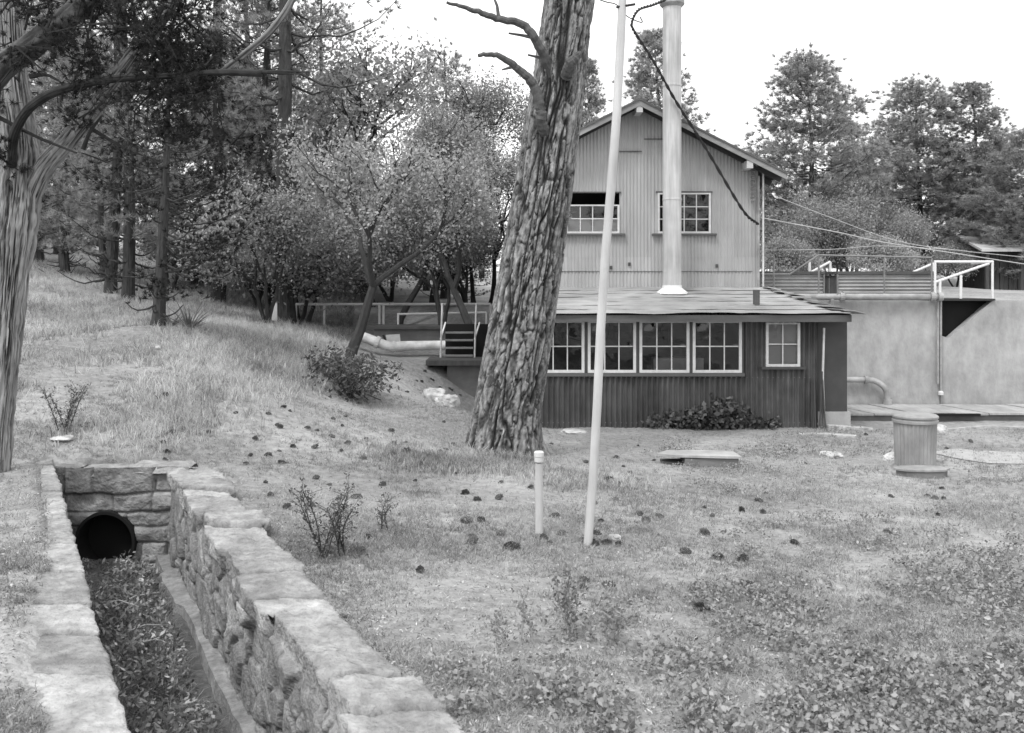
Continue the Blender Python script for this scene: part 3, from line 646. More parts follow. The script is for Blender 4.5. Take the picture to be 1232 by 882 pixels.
# railings
def rail(name, segs, r, material, lab, n=8, cat='railing', joints=True):
    """segs = list of (kind, a, b): posts and rails as parts"""
    o = empty(name, segs[0][1], lab, cat)
    for kd, a, b in segs:
        m = MB(); m.tube([a, b], r, n); m.build(kd, material, o)
    return o
d = 22.0
rail('white_railing', [('post', P(1125, 361, d), P(1125, 315, d)), ('post', P(1131, 361, d), P(1131, 337, d)), ('post', P(1156, 361, d), P(1156, 331, d)), ('post', P(1194, 361, d), P(1194, 315, d)),
  ('top_rail', P(1124, 315, d), P(1195, 315, d)), ('diagonal_rail', P(1124, 340, d), P(1190, 317, d)), ('return_rail', P(1194, 315, d), P(1170, 317, d + 1.2))], .03, 'rail_white', 'white pipe railing around the platform over the notch in the wall')
d = 22.6
rail('pipe_railing', [('post', P(931, 361, d), P(931, 308, d)), ('post', P(985, 361, d), P(985, 307, d)), ('post', P(1064, 361, d), P(1064, 308, d)), ('post', P(1121, 361, d), P(1121, 311, d)),
  ('top_rail', P(985, 307, d), P(1121, 310, d)), ('diagonal_rail', P(985, 307, d), P(950, 330, d)), ('mid_rail', P(915, 330, d), P(950, 330, d))], .022, 'rail_grey', 'thin grey pipe railing in front of the ribbed tanks')
d = 23.5
rail('stair_rail', [('post', P(999, 361, d), P(999, 315, d)), ('post', P(974, 345, d), P(974, 315, d)), ('diagonal_rail', P(999, 315, d), P(966, 333, d)), ], .032, 'rail_white', 'short pale stair rail sloping down between the two ribbed tanks')
d = 25.0
rail('stair_rail', [('diagonal_rail', P(1123, 317, d), P(1088, 332, d)), ('post', P(1123, 317, d), P(1123, 362, d))], .03, 'rail_white', 'pale sloping rail behind the long ribbed tank')
# boardwalk
bw_ = empty('boardwalk', (11, 22, 0), 'low grey plank walk along the foot of the concrete wall', 'boardwalk')
m = MB(); x = 6.95
while x < 17:
    wdt = random.uniform(.55, .95); sk = -.45; q = random.uniform(-.01, .012); zt = .12
    m.add([(x + .012 , 20.3, zt+q), (x + wdt - .012, 20.3, zt+q), (x + wdt - .012 + sk, 21.82, zt+q), (x + .012 + sk, 21.82, zt+q), (x + .012, 20.3, zt+q - .04), (x + wdt - .012, 20.3, zt+q - .04), (x + wdt - .012 + sk, 21.82, zt+q - .04), (x + .012 + sk, 21.82, zt+q - .04)],
      [(0,1,2,3),(7,6,5,4),(0,4,5,1),(1,5,6,2),(2,6,7,3),(3,7,4,0)]); x += wdt
m.build('planks', 'wood_grey', bw_)
zt = .12; m = MB(); m.box((7.1, 20.38, -.1), (17, 20.45, zt - .055)); m.box((6.95, 21.6, -.1), (17, 21.7, zt - .055)); m.build('kick_board', 'concrete_mid', bw_)
m = MB(); m.box((X(1110, 20.2), 20.2, Z(501, 20.2)), (X(1180, 20.2), 20.28, Z(498, 20.2))); m.build('shadow_strip', 'black', bw_)  # black strip paints the shadow under the front edge of the planks
# shed top right
d = 36.0; s_ = empty('shed', P(1232, 345, d), 'dark board shed with pale sloping roof at the right edge', 'shed')
x0 = X(1178, d); x1 = x0 + 9; z0 = 2.5; z1 = Z(300, d)
m = MB()
for k in range(48): xx = x0 + .7 + k * .17; m.box((xx, d + .5 + .02 * (k % 2), z0), (xx + .15, d + .55 + .02 * (k % 2), z1 + .1 + random.uniform(-.05, .02)))
m.box((x0 + .75, d + .6, z0), (x1, d + 2.9, z1 + .1)); m.build('board_wall', 'wood_dark', s_)
m = MB(); m.add([(x0, d - .2, z1), (x1, d - .2, z1), (x1, d + 3, z1 + .68), (x0 + .5, d + 3, z1 + .68), (x0, d - .2, z1 - .09), (x1, d - .2, z1 - .09), (x1, d + 3, z1 + .6), (x0 + .5, d + 3, z1 + .6)], [(0,1,2,3),(7,6,5,4),(0,4,5,1),(1,5,6,2),(2,6,7,3),(3,7,4,0)]); m.build('roof', 'barge', s_)
for a in (.3, 1.6):
    m = MB(); m.bar((x0 + a, d, z0), (x0 + a, d, z1 - .1), .12); m.build('post', 'wood_dark', s_)

# ------------------------------------------------------------ waterworks at left, beyond the big pine
d = 21.5; o = empty('landing_wall', (X(560, d), d, .5), 'dark concrete landing wall with projecting ledge, left of the big pine', 'wall')
m = MB(); m.box((X(538, d), d, -.3), (X(616, d) + .05, d + .3, Z(439, d))); m.build('wall_face', 'concrete_mid', o)
m = MB(); m.box((X(513, d), d - .18, Z(439, d)), (X(600, d), d + .9, Z(433, d))); m.build('ledge', 'wood_dark', o)
o = empty('steel_steps', (X(552, 22.2), 22.2, Z(433, 22)), 'open steel steps with pale handrails in front of a dark doorway', 'steps')
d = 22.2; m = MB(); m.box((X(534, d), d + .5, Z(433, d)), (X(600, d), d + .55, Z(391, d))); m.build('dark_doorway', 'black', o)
for k in range(4):
    m = MB(); m.box((X(535, d), d - .05 + .1 * k, Z(429 - k * 9, d)), (X(569, d), d + .1 + .1 * k, Z(427 - k * 9, d))); m.build('tread', 'rail_grey', o)
for px in (530, 571):
    m = MB(); m.tube([P(px, 432, d), P(px + 2, 365, d)], .022, 8); m.build('handrail', 'pipe_white', o)
m = MB(); m.tube([P(530, 408, d), P(536, 388, d + .4)], .02, 8); m.tube([P(571, 408, d), P(577, 388, d + .4)], .02, 8); m.build('brace', 'rail_white', o)
d = 24.0; o = empty('flume_trough', (X(510, d), d, 1.3), 'long low concrete flume with a flat dark lid behind the pale pipe', 'flume')
m = MB(); m.box((X(450, d), d, 1.0), (X(625, d), d + 1.0, Z(396, d))); m.build('trough', 'concrete_mid', o)
m = MB(); m.box((X(436, d), d - .1, Z(396, d) + .003), (X(630, d), d + 1.1, Z(392.5, d))); m.build('lid', 'concrete_dark', o)
o = pipe_thing('inlet_pipe', [P(428, 403, 23.2), P(440, 406, 23.2), P(455, 412, 23.15), P(472, 417, 23.1), P(492, 416, 23), P(575, 415, 22.9)], .115, 'pipe_white', 'thick pale pipe bending down the bank to the steel steps', 'pipe',
   [(P(452, 411, 23.15), P(456, 412.6, 23.15), .15), (P(472, 417, 23.1), P(476, 417, 23.1), .14)])
d = 23.6; o = empty('panel_board', P(473, 412, d), 'small pale tilted panel standing behind the thick pipe', 'panel')
m = MB(); m.add([P(464, 403, d), P(481, 402, d), P(482, 413, d), P(466, 413, d)] + [P(464, 403, d + .04), P(481, 402, d + .04), P(482, 413, d + .04), P(466, 413, d + .04)], [(3,2,1,0),(4,5,6,7),(0,1,5,4),(1,2,6,5),(2,3,7,6),(3,0,4,7)]); m.build('panel_face', 'white_paint', o)
m = MB(); m.bar(P(461, 403, d + .1), P(466, 415, d + .1), .05); m.build('prop', 'dark_metal', o)
d = 26.0
rail('white_fence', [('rail', P(356, 366, d), P(590, 366, d)), ('post', P(356, 392, d), P(356, 366, d)), ('post', P(456.5, 393, d), P(456.5, 366, d)), ('post', P(461.5, 393, d), P(461.5, 366, d)), ('post', P(390, 393, d), P(390, 366, d)), ('post', P(590, 393, d), P(590, 366, d)), ('post', P(532, 393, d), P(532, 366, d))], .035, 'rail_white', 'white pipe fence running behind the flume and the oak trunk', cat='fence')
d = 25.0
rail('low_white_rail', [('rail', P(478, 378, d), P(585, 376, d)), ('post', P(479, 393, d), P(479, 378, d)), ('post', P(585, 393, d), P(585, 376, d))], .028, 'rail_white', 'lower white rail on the flume lid beside the steps', cat='railing')
d = 25.0; z = P(331, 390, d)
o = empty('marker_post', (z.x, z.y, gz(z.x, z.y)), 'square white marker post left of the white fence', 'post'); m = MB(); m.box((z.x - .07, z.y - .07, o.location.z - .1), (z.x + .07, z.y + .07, P(0, 364, d).z)); m.build('shaft', 'rail_white', o)
m = MB(); m.box((z.x - .08, z.y - .08, P(0, 364, d).z + .002), (z.x + .08, z.y + .08, P(0, 364, d).z + .04)); m.build('cap', 'rail_grey', o)

# ------------------------------------------------------------ yard objects
def rockmesh(seed, sx, sy, sz, n=22):
    V = []; Fc = []
    for i in range(n + 1):
        for j in range(2 * n):
            a = math.pi * i / n; b = math.pi * j / n; V.append((math.sin(a) * math.cos(b), math.sin(a) * math.sin(b), math.cos(a)))
    V = np.array(V); k = 1 + fbm(V[:, 0] * 1.6, V[:, 1] * 1.6, V[:, 2] * 1.6, 5, seed) * .9
    V = np.sign(V) * np.abs(V) ** .8 * k[:, None] * np.array([sx, sy, sz])
    for i in range(n):
        for j in range(2 * n): a = i * 2 * n + j; b = i * 2 * n + (j + 1) % (2 * n); Fc.append((a, b, b + 2 * n, a + 2 * n))
    return V, Fc
rocks = [(523, 457, 19.3, .25, .16, .2, 'rough pale boulder at the top of the heap left of the big pine'),
 (541, 478, 18.7, .24, .16, .17, 'blocky pale boulder at the bottom of the heap left of the big pine'),
 (532, 466, 19.0, .16, .14, .12, 'small pale stone between the two boulders left of the big pine'),
 (1000, 547, 16.1, .19, .12, .07, 'flat pale stone in the grass left of the tin can'),
 (1076, 551, 15.8, .26, .15, .08, 'flat pale stone touching the left foot of the tin can'),
 (1131, 524, 18.3, .13, .12, .14, 'small white boulder behind the right side of the tin can'),
 (75, 527, 11.4, .13, .12, .025, 'flat pale stone on the slope above the ditch headwall'),
 (190, 425, 16.3, .1, .1, .035, 'small flat stone on the slope below the juniper trunk'),
 (740, 648, 9.4, .08, .05, .03, 'small pale stone in the grass right of the leaning mast'),
 (690, 519, 18.4, .25, .2, .04, 'flat pale slab stone at the foot of the lean-to')]
for k, (px, py, d, a, b, c, lab) in enumerate(rocks):
    p = P(px, py, d); V, Fc = rockmesh(100 + k * 7, a, b, c); z = gz(p.x, p.y) + c * .35
    o = mk('rock', V, Fc, 'rock', None, smooth=False); o.location = (p.x, p.y, z); o.rotation_euler.z = k; tag(o, lab, 'rock', 'pale rocks lying in the yard')
# leaning mast
b0 = P(706, 660, 9.1); b0.z = gz(b0.x, b0.y) - .1; b1 = P(752, -40, 9.1)
o = empty('leaning_mast', b0, 'tall thin pale metal mast leaning right, in front of the building', 'mast')
m = MB(); m.tube([b0.lerp(b1, i / 8) + Vector((.012 * math.sin(i * 1.3), 0, 0)) for i in range(9)], [.042] * 8 + [.036], 28); m.build('shaft', 'mast_metal', o)
m = MB(); q = b0.lerp(b1, .93); m.tube([q + Vector((-.06, -.02, 0)), q + Vector((.12, -.02, .03))], .012, 6); m.build('bracket', 'dark_metal', o)
# short post
p = P(648.5, 648, 9.4); g0 = gz(p.x, p.y); o = empty('standpipe', (p.x, p.y, g0), 'short pale upright standpipe with a white capped top beside the mast', 'standpipe')
zt = Z(543, 9.4); m = MB(); m.lathe((p.x, p.y, g0 - .1), [(.038, 0), (.038, zt - g0 - .02)], 32); m.build('shaft', 'mast_metal', o)
m = MB(); m.lathe((p.x, p.y, zt - .1), [(.045, 0), (.045, .045), (.05, .05), (.05, .09), (.04, .1)], 20); m.build('cap', 'white_paint', o)
# corrugated can
p = P(1101, 562, 15.1); g0 = gz(p.x, p.y); o = empty('tin_can', (p.x, p.y, g0), 'fluted galvanised bin with a rounded lid standing in the grass', 'bin')
V = []; Fc = []; n = 180; zs = np.linspace(0, .72, 8)
for z in zs:
    for i in range(n): a = 2 * math.pi * i / n; r_ = .315 - .02 * (1 - z / .72) + .008 * math.sin(a * 30); V.append((p.x + r_ * math.cos(a), p.y + r_ * math.sin(a), g0 - .03 + z))
for k in range(len(zs) - 1):
    for i in range(n): j = (i + 1) % n; Fc.append((k*n+i, k*n+j, (k+1)*n+j, (k+1)*n+i))
mk('fluted_body', V, Fc, 'can_tin', o)
m = MB(); m.lathe((p.x, p.y, g0 + .68), [(.33, 0), (.345, .01), (.345, .045), (.33, .055), (.32, .08), (.345, .085), (.345, .11), (.32, .13), (.1, .15), (.01, .155)], 48); m.build('lid', 'can_tin', o)
# octagonal slab in front of it
p = P(1109, 572, 14.1); g0 = gz(p.x, p.y); o = empty('round_hatch', (p.x, p.y, g0), 'low faceted hatch slab in the grass in front of the bin', 'hatch')
m = MB(); m.lathe((0, 0, 0), [(.38, 0), (.38, .15)], 8); m.V = [(p.x + a, p.y + b * .45, g0 - .05 + c) for a, b, c in m.V]; m.build('curb', 'concrete_mid', o)
m = MB(); m.lathe((0, 0, 0), [(.42, 0), (.42, .025), (.40, .035)], 8); m.V = [(p.x + a, p.y + b * .45, g0 + .103 + c) for a, b, c in m.V]; m.build('cover', 'can_tin', o)
p = P(838, 558, 15.1); g0 = gz(p.x, p.y); o = empty('manhole_slab', (p.x, p.y, g0), 'wide flat hatch slab with pale broken left corner, in front of the lean-to', 'hatch')
sa, sb = X(822, 15), X(886, 15)
m = MB(); m.box((sa, 14.86, g0 - .1), (sb, 15.3, g0 + .15)); m.build('curb', 'concrete_mid', o)
m = MB(); m.box((X(797, 15), 14.95, g0 - .1), (sa - .01, 15.25, g0 + .08)); m.build('broken_curb', 'concrete_dark', o)
out = [(X(790, 15), 14.98), (X(812, 15), 14.86), (X(850, 15), 14.83), (X(889, 15), 14.82), (X(887, 15), 15.33), (X(850, 15), 15.36), (X(806, 15), 15.3)]; n_o = len(out)
m = MB(); m.add([(a, b, g0 + .155 + (sb - a) * .015) for a, b in out] + [(a, b, g0 + .19 + (sb - a) * .015) for a, b in out], [tuple(range(n_o))[::-1], tuple(range(n_o, 2 * n_o))] + [(i, (i+1) % n_o, (i+1) % n_o + n_o, i + n_o) for i in range(n_o)]); m.build('cover', 'concrete', o)
# pale kerb line & debris at right
def strip(name, pts, wd, h, material, lab, cat):
    m = MB(); pp = catmull(pts, 8); 
    for a, b in zip(pp[:-1], pp[1:]):
        a = a.copy(); b = b.copy(); a.z = gz(a.x, a.y) + h / 2 - .02; b.z = gz(b.x, b.y) + h / 2 - .02; m.bar(a, b, wd * random.uniform(.8, 1.2), h)
    o = m.build(name, material); tag(o, lab, cat)
strip('edging_kerb', [P(1140, 520, 18.6), P(1175, 516, 19.0), P(1205, 517, 19.0), P(1260, 520, 18.6)], .05, .07, 'rock', 'thin pale kerb edging curving through the yard right of the bin', 'kerb')
strip('broken_kerb', [P(985, 514, 19.2), P(1010, 517, 18.9), P(1050, 519, 18.7)], .16, .07, 'rock', 'broken pale kerb stones between the lean-to corner and the bin', 'kerb')
strip('stone_edging', [P(962, 523, 18.2), P(1000, 524, 18.1), P(1030, 526, 17.9)], .22, .05, 'rock', 'line of low pale edging stones at the lean-to corner', 'edging')
# bare dirt path
def sheet(name, ring, material, lab, h=.012):
    c = Vector((sum(p.x for p in ring) / len(ring), sum(p.y for p in ring) / len(ring), 0)); V = []; Fc = []; K = 10; R_ = len(ring)
    for k in range(K + 1):
        for p in ring: q = c.lerp(Vector((p.x, p.y, 0)), k / K); V.append((q.x, q.y, gz(q.x, q.y) + h))
    for k in range(K):
        for i in range(R_): j = (i + 1) % R_; Fc.append((k*R_+i, k*R_+j, (k+1)*R_+j, (k+1)*R_+i))
    return tag(mk(name, V, Fc, material, smooth=True), lab, 'path', kind='structure')
mat('bare_dirt', .30, .42, scale=5, bump=.01, bscale=20, detail=9)
ring = [P(px, py, 2.9 * F / (py - HY)) for px, py in ((1120, 541), (1150, 538), (1180, 541), (1240, 545), (1300, 550), (1330, 562), (1240, 562), (1200, 560), (1165, 555), (1140, 549))]
ring = [Vector(v) for v in catmull(ring + [ring[0]], 6)[:-1]]
ring = [Vector((v.x + .12 * float(fbm(v.x * 3, v.y * 3, 0, 3, 5)), v.y + .25 * float(fbm(v.x * 3, v.y * 3, 4, 3, 5)), 0)) for v in ring]
sheet('path', ring, 'bare_dirt', 'pale bare dirt path at the right edge beyond the bin')

# ------------------------------------------------------------ wires
def cable(name, pts, r, material, lab, twist=False):
    o = empty(name, pts[0], lab, 'cable'); pp = catmull(pts, 14); m = MB()
    if twist:
        for ph in (0, math.pi):
            q = [p + Vector((math.cos(i * 1.1 + ph), 0, math.sin(i * 1.1 + ph))) * r * .7 for i, p in enumerate(pp)]; m.tube(q, r * .75, 6)
    else: m.tube(pp, r, 5)
    m.build('strand', material, o); return o
d = 21.4
cable('twisted_cable', [P(912, 270, 21.75), P(893, 252, d), P(850, 180, d - .2), P(812, 120, 20.9), P(785, 72, 20.7), P(763, 38, 20.6), P(760, 27, 20.6), P(768, 12, 20.6), P(785, 6, 20.8), P(800, 0, 20.9)], .026, 'cable', 'thick dark twisted cable sagging across the gable to the stack top', True)
cable('guy_wire', [P(770, 20, 20.6), P(772, 27, 20.6), P(755, 20, 20.0), P(742, 6, 19), P(728, 2, 18), P(700, -8, 15.2)], .012, 'cable', 'thin dark wire from the cable bend to the big pine')
cable('overhead_wire', [P(916, 262, 21.9), P(1010, 280, 23), P(1060, 291, 24), P(1150, 305, 26), P(1260, 322, 28)], .013, 'wire', 'lower pale overhead wire from the building corner to the right edge')
cable('overhead_wire', [P(930, 235, 26), P(1000, 262, 26), P(1080, 290, 26.5), P(1160, 302, 27), P(1260, 312, 29)], .010, 'wire', 'upper thin pale overhead wire crossing in front of the trees')
cable('overhead_wire', [P(916, 301, 23), P(1000, 300, 23.6), P(1060, 296, 24), P(1140, 300, 26)], .008, 'wire', 'faint level wire just above the ribbed tanks')
cable('drop_wire', [P(911, 200, 21.6), P(880, 175, 21.6), P(850, 150, 21.45), P(838, 128, 21.45)], .006, 'wire', 'thin pale wire hugging the right half of the gable')

# ------------------------------------------------------------ trees
def needles(C, D, n, L, wd, r, spread=.7):
    k = len(C); C = np.repeat(C, n, 0); D = np.repeat(D, n, 0)
    dd = nrm(D + r.normal(0, spread, (k * n, 3))); ll = L * r.uniform(.6, 1.15, (k * n, 1)); pp = nrm(np.cross(dd, r.normal(0, 1, (k * n, 3)))) * wd / 2
    V = np.stack([C + pp, C - pp, C + dd * ll], 1).reshape(-1, 3); Fc = np.arange(k * n * 3).reshape(-1, 3)
    t = np.repeat(np.repeat(r.uniform(0, .6, k), n) + r.uniform(0, .4, k * n), 3); return V, Fc, t
def leaves(C, rad, n, L, wd, r, up=.6, clump=None):
    k = len(C); c = np.repeat(C, n, 0) + r.normal(0, 1, (k * n, 3)) * rad
    nn = nrm(r.normal(0, 1, (k * n, 3)) + np.array([0, 0, up])); a = nrm(np.cross(nn, r.normal(0, 1, (k * n, 3)))); b = np.cross(nn, a)
    s = r.uniform(.6, 1.25, (k * n, 1)); a = a * L / 2 * s; b = b * wd / 2 * s
    V = np.stack([c - a, c + b * .9 - a * .1, c + a, c - b * .9 - a * .1], 1).reshape(-1, 3); Fc = np.arange(k * n * 4).reshape(-1, 4)
    t = np.repeat(np.repeat(r.uniform(0, .5, k), n) + r.uniform(0, .5, k * n), 4); return V, Fc, t
def pine(seed, h, base, spread, r0, nb=46, nl=18, L=.2, wd=.017, material='pine_needles', dead=8, tuft=16, shape=1.0, lean=(0, 0)):
    """a pine at the origin: (trunk object, crown object) under an Empty"""
    r = np.random.default_rng(seed); root = bpy.data.objects.new('pine_tree', None); col.objects.link(root)
    m = MB(); ax = lambda z: Vector((lean[0] * z / h + .12 * math.sin(z * .5 + seed), lean[1] * z / h + .12 * math.sin(z * .37 + seed * 2), z))
    zs = np.linspace(-.3, h, 22); m.tube([ax(z) for z in zs], [r0 * (1.25 if z < .1 else (1 - .93 * z / h)) + .01 for z in zs], 9)
    C = []; D = []
    for i in range(nb + dead):
        isd = i >= nb
        u = r.random(); z = base + (h - base) * (u ** .9) if not isd else base * r.uniform(.35, 1.05)
        f = (z - base) / (h - base); ln = spread * (min(1, .35 + f * 3) * (1 - max(f, 0) ** (1.6 * shape)) * r.uniform(.55, 1.15) + .12) if not isd else spread * r.uniform(.2, .55)
        a = r.uniform(0, 2 * math.pi) if True else 0; e = r.uniform(-.15, .35) + .5 * max(f, 0)
        p0 = ax(z); dr = Vector((math.cos(a), math.sin(a), 0)); path = []
        wob = r.uniform(-.25, .25)
        for q in range(7):
            t_ = q / 6; path.append(p0 + dr * ln * t_ + dr.cross(Vector((0, 0, 1))) * wob * ln * t_ * t_ + Vector((0, 0, 1)) * ln * (e * t_ - .35 * t_ * (1 - t_) * 2 + r.normal(0, .02)))
        m.tube(path, [max(.012, r0 * .2 * (1 - .5 * max(f, 0))), .008], 5, False)
        if isd: 
            continue
        nt_ = int(tuft * ln / spread * r.uniform(.7, 1.2)) + 3
        for q in range(nt_):
            t_ = r.uniform(.3, 1) ** .7; j = min(int(t_ * 6), 5); p = path[j].lerp(path[j+1], t_ * 6 - j)
            s = .16 * spread * (1.15 - t_) + .12
            o_ = Vector((r.normal(0, s), r.normal(0, s), abs(r.normal(0, s * .5)) - .05)); C.append(p + o_)
            d_ = (dr * .7 + o_ * 1.2 + Vector((0, 0, .5))); D.append(d_.normalized())
    tr = m.build('trunk', 'bark'); tr.parent = root
    V, Fc, t = needles(np.array(C), np.array(D), nl, L, wd, r, .65)
    cr = mk('crown', V, Fc, material, None, t); cr.parent = root
    return root
def broad(name, seed, h, spread, r0, leaf=(.06, .04), nleaf=26, material='oak_leaves', bark='oak_bark', forks=5, first=.3, crad=.2, lean=(0, 0), multi=1, droop=0, up=.55):
    r = np.random.default_rng(seed); root = bpy.data.objects.new(name, None); col.objects.link(root); m = MB(); tips = []
    def grow(p, d, ln, rad, dep):
        path = [p]; q = p
        for i in range(4):
            d = (d + Vector((r.normal(0, .16), r.normal(0, .16), r.normal(0, .10) + .04 - droop * .05))).normalized(); q = q + d * ln / 4; path.append(q)
            if dep >= 2: tips.append(q + Vector(r.normal(0, .08, 3)))
        m.tube(path, [rad, rad * .68], 7 if dep < 3 else 4, False)
        if dep >= forks: tips.append(q); return
        for k in range(r.integers(2, 4) if dep > 0 else 3):
            a = r.uniform(0, 2 * math.pi); sp = r.uniform(.45, .95) * spread; nd = (d + Vector((math.cos(a) * sp, math.sin(a) * sp, r.uniform(-.25, .35) * spread))).normalized()
            grow(q, nd, ln * r.uniform(.62, .85), rad * r.uniform(.5, .68), dep + 1)
    for k in range(multi):
        a = r.uniform(0, 6.28); grow(Vector((.06 * k, 0, -.15)), Vector((lean[0] + (.25 * math.cos(a) if multi > 1 else 0), lean[1] + (.25 * math.sin(a) if multi > 1 else 0), 1)).normalized(), h * first, r0, 0)
    tr = m.build('trunk', bark); tr.parent = root
    tp = np.array([tuple(x) for x in tips]); tp = tp[fbm(tp[:, 0] * 1.0 + seed, tp[:, 1] * 1.0, tp[:, 2] * 1.25, 3, seed) + r.normal(0, .05, len(tp)) > -.075]
    V, Fc, t = leaves(tp, crad, nleaf, leaf[0], leaf[1], r, up)
    cr = mk('crown', V, Fc, material, None, t); cr.parent = root
    return root
def copy_tree(o):
    c = o.copy(); col.objects.link(c)
    for ch in list(o.children): g = ch.copy(); col.objects.link(g); g.parent = c
    return c
used = set()
def put(proto, x, y, lab, cat='tree', group=None, s=1, rz=None, z=None, sz=None):
    o = proto if proto.name not in used else copy_tree(proto)
    used.add(proto.name)
    o.location = (x, y, (gz(x, y) if z is None else z)); o.rotation_euler = (0, 0, random.uniform(0, 6.28) if rz is None else rz)
    o.scale = (s, s, sz or s); tag(o, lab, cat, group); return o
pA = pine(1, 17, 3.2, 2.7, .20, 80, 26, tuft=24, wd=.019)
pB = pine(2, 14, 1.2, 2.5, .16, 90, 26, tuft=24, wd=.019)
pC = pine(3, 9, .5, 2.2, .13, 84, 26, tuft=24, wd=.019)
pD = pine(4, 19, 5.0, 3.2, .24, 80, 26, tuft=24, wd=.019)
pE = pine(5, 10, .8, 2.6, .13, 190, 24, material='pine_needles_pale', shape=1.3, tuft=38, wd=.026, L=.24)
pG = pine(8, 11, 1.2, 2.2, .13, 170, 24, material='pine_needles_pale', shape=1.0, tuft=34, wd=.026, L=.24)
jC = pine(6, 5.2, .5, 1.7, .12, 70, 16, L=.11, wd=.022, material='juniper_leaves', dead=4, tuft=26, shape=1.3); jC.name = 'juniper_tree'
oA = broad('oak_tree', 21, 6.4, .95, .12, forks=5, first=.25, crad=.2, nleaf=26, leaf=(.085, .05))
oB = broad('oak_tree', 33, 7.0, 1.0, .12, forks=5, first=.27, crad=.22, nleaf=26, leaf=(.08, .05), material='oak_leaves_dark')
oC = broad('oak_shrub', 35, 3.6, 1.2, .06, forks=4, first=.24, crad=.3, nleaf=30, leaf=(.08, .05), multi=4, material='oak_leaves_dark')
oS = broad('oak_shrub', 52, 4.2, 1.1, .07, forks=4, first=.25, crad=.26, nleaf=34, leaf=(.10, .06), multi=3, material='oak_leaves')
oD2 = broad('oak_shrub', 57, 5.0, .9, .07, forks=4, first=.27, crad=.3, nleaf=34, leaf=(.10, .06), multi=3, material='oak_leaves_dark')
oD = broad('oak_tree', 47, 7.8, .72, .11, forks=5, first=.26, crad=.22, nleaf=26, leaf=(.085, .05), material='oak_leaves')
# named trees of the left wood
G1 = 'trees of the wood on the left'
def at(px, d): return X(px, d), d
put(pD, *at(343, 25), 'tall pine with straight dark trunk rising behind the oak', group=G1)
put(jC, *at(195, 18), 'juniper with short dark trunk on the slope beside the yucca', group=G1, s=1.0)
put(oA, *at(418, 20), 'spreading leafy oak above the dark bush on the bank', cat='tree', s=1.05, rz=1.0, sz=1.12)
for px_, d_, s_2, l_ in ((470, 31, 1.05, 'leafy thicket behind the white fence, left of the steps'), (560, 29, .95, 'leafy thicket behind the steel steps'), (415, 35, 1.1, 'leafy thicket far behind the spreading oak trunk'), (515, 36, 1.1, 'leafy thicket in the gap between the two taller oaks')): put(oS if s_2 < 1.08 else oD2, *at(px_, d_), l_, cat='shrub', group='thickets behind the white fence', s=s_2)
put(oC, *at(360, 26), 'leafy shrub standing between the tall pine and the spreading oak', cat='shrub', s=1.2, rz=1)
put(oD2, *at(322, 23), 'leafy young oak with low boughs left of the spreading oak', s=.8, rz=2.2)
put(oD2, *at(530, 24.5), 'leafy shrub hanging over the white fence left of the steps', cat='shrub', s=.9, rz=1.2, z=1.7)
put(oB, *at(575, 23.5), 'leafy oak immediately left of the big pine trunk', s=1.0, rz=.5)
put(oD, *at(478, 27), 'taller leafy oak standing behind the white fence', s=1.0, rz=2.6)
put(oB, *at(520, 30), 'leafy oak between the taller oak and the one by the big pine', s=1.18, rz=4.6)
put(oD, *at(590, 31), 'slim sparse oak showing its top just left of the big pine', s=.85, rz=.6)
put(oA, *at(448, 30), 'high crowned leafy oak behind the pines, tallest of the broadleaf trees', s=1.8, rz=4.0)
put(pA, *at(262, 27), 'slender pine with bare lower trunk between the juniper and the tall pine', group=G1, rz=1.0)
put(pB, *at(150, 25), 'dark pine at the top of the slope right of the near juniper limb', group=G1, rz=2.0)
put(pC, *at(535, 33), 'small pine showing its top above the oaks', group=G1, s=.95)
for px_, d_, l_ in ((75, 31, 'low pine at the left end of the wood edge beside the near juniper'), (125, 29, 'low pine at the wood edge, second from the left'), (235, 30, 'low pine just right of the dark juniper on the slope'), (300, 31, 'low pine behind the foot of the tall pine'), (395, 33, 'low pine seen through the boughs of the spreading oak')): put(pC, *at(px_, d_), l_, group=G1, s=.85)
r_ = np.random.default_rng(77); farlab = 'pine among many alike in the dense dark wood beyond the grassy slope'
pos = []
for k in range(1200):
    d = r_.uniform(26, 75); px = r_.uniform(-260, 600)
    lim = 60 if px > 480 else 0
    x, y = at(px, d)
    if any((x - a) ** 2 + (y - b) ** 2 < 2.4 ** 2 for a, b in pos): continue
    if px > 440 and d < 40: continue
    pos.append((x, y))
    if len(pos) >= 50: break
for k, (x, y) in enumerate(pos):
    px = CX + x / y * F
    if px > 400: pr = pC; s = r_.uniform(.7, .95)
    else: pr = (pA, pB, pC, pB, pC)[k % 5]; s = r_.uniform(.8, 1.1)
    put(pr, x, y, farlab if pr is not pC else 'low bushy pine among many alike in the wood beyond the slope', group=G1, s=s)
for k in range(26):                            # understorey
    d = r_.uniform(27, 48); px = r_.uniform(20, 600); x, y = at(px, d)
    put(oC if k % 3 else jC, x, y, 'leafy thicket shrub among many alike under the pines of the wood' if k % 3 else 'small dark juniper among several under the pines of the wood', cat='shrub' if k % 3 else 'tree', group='undergrowth of the wood on the left', s=r_.uniform(.6, .95))
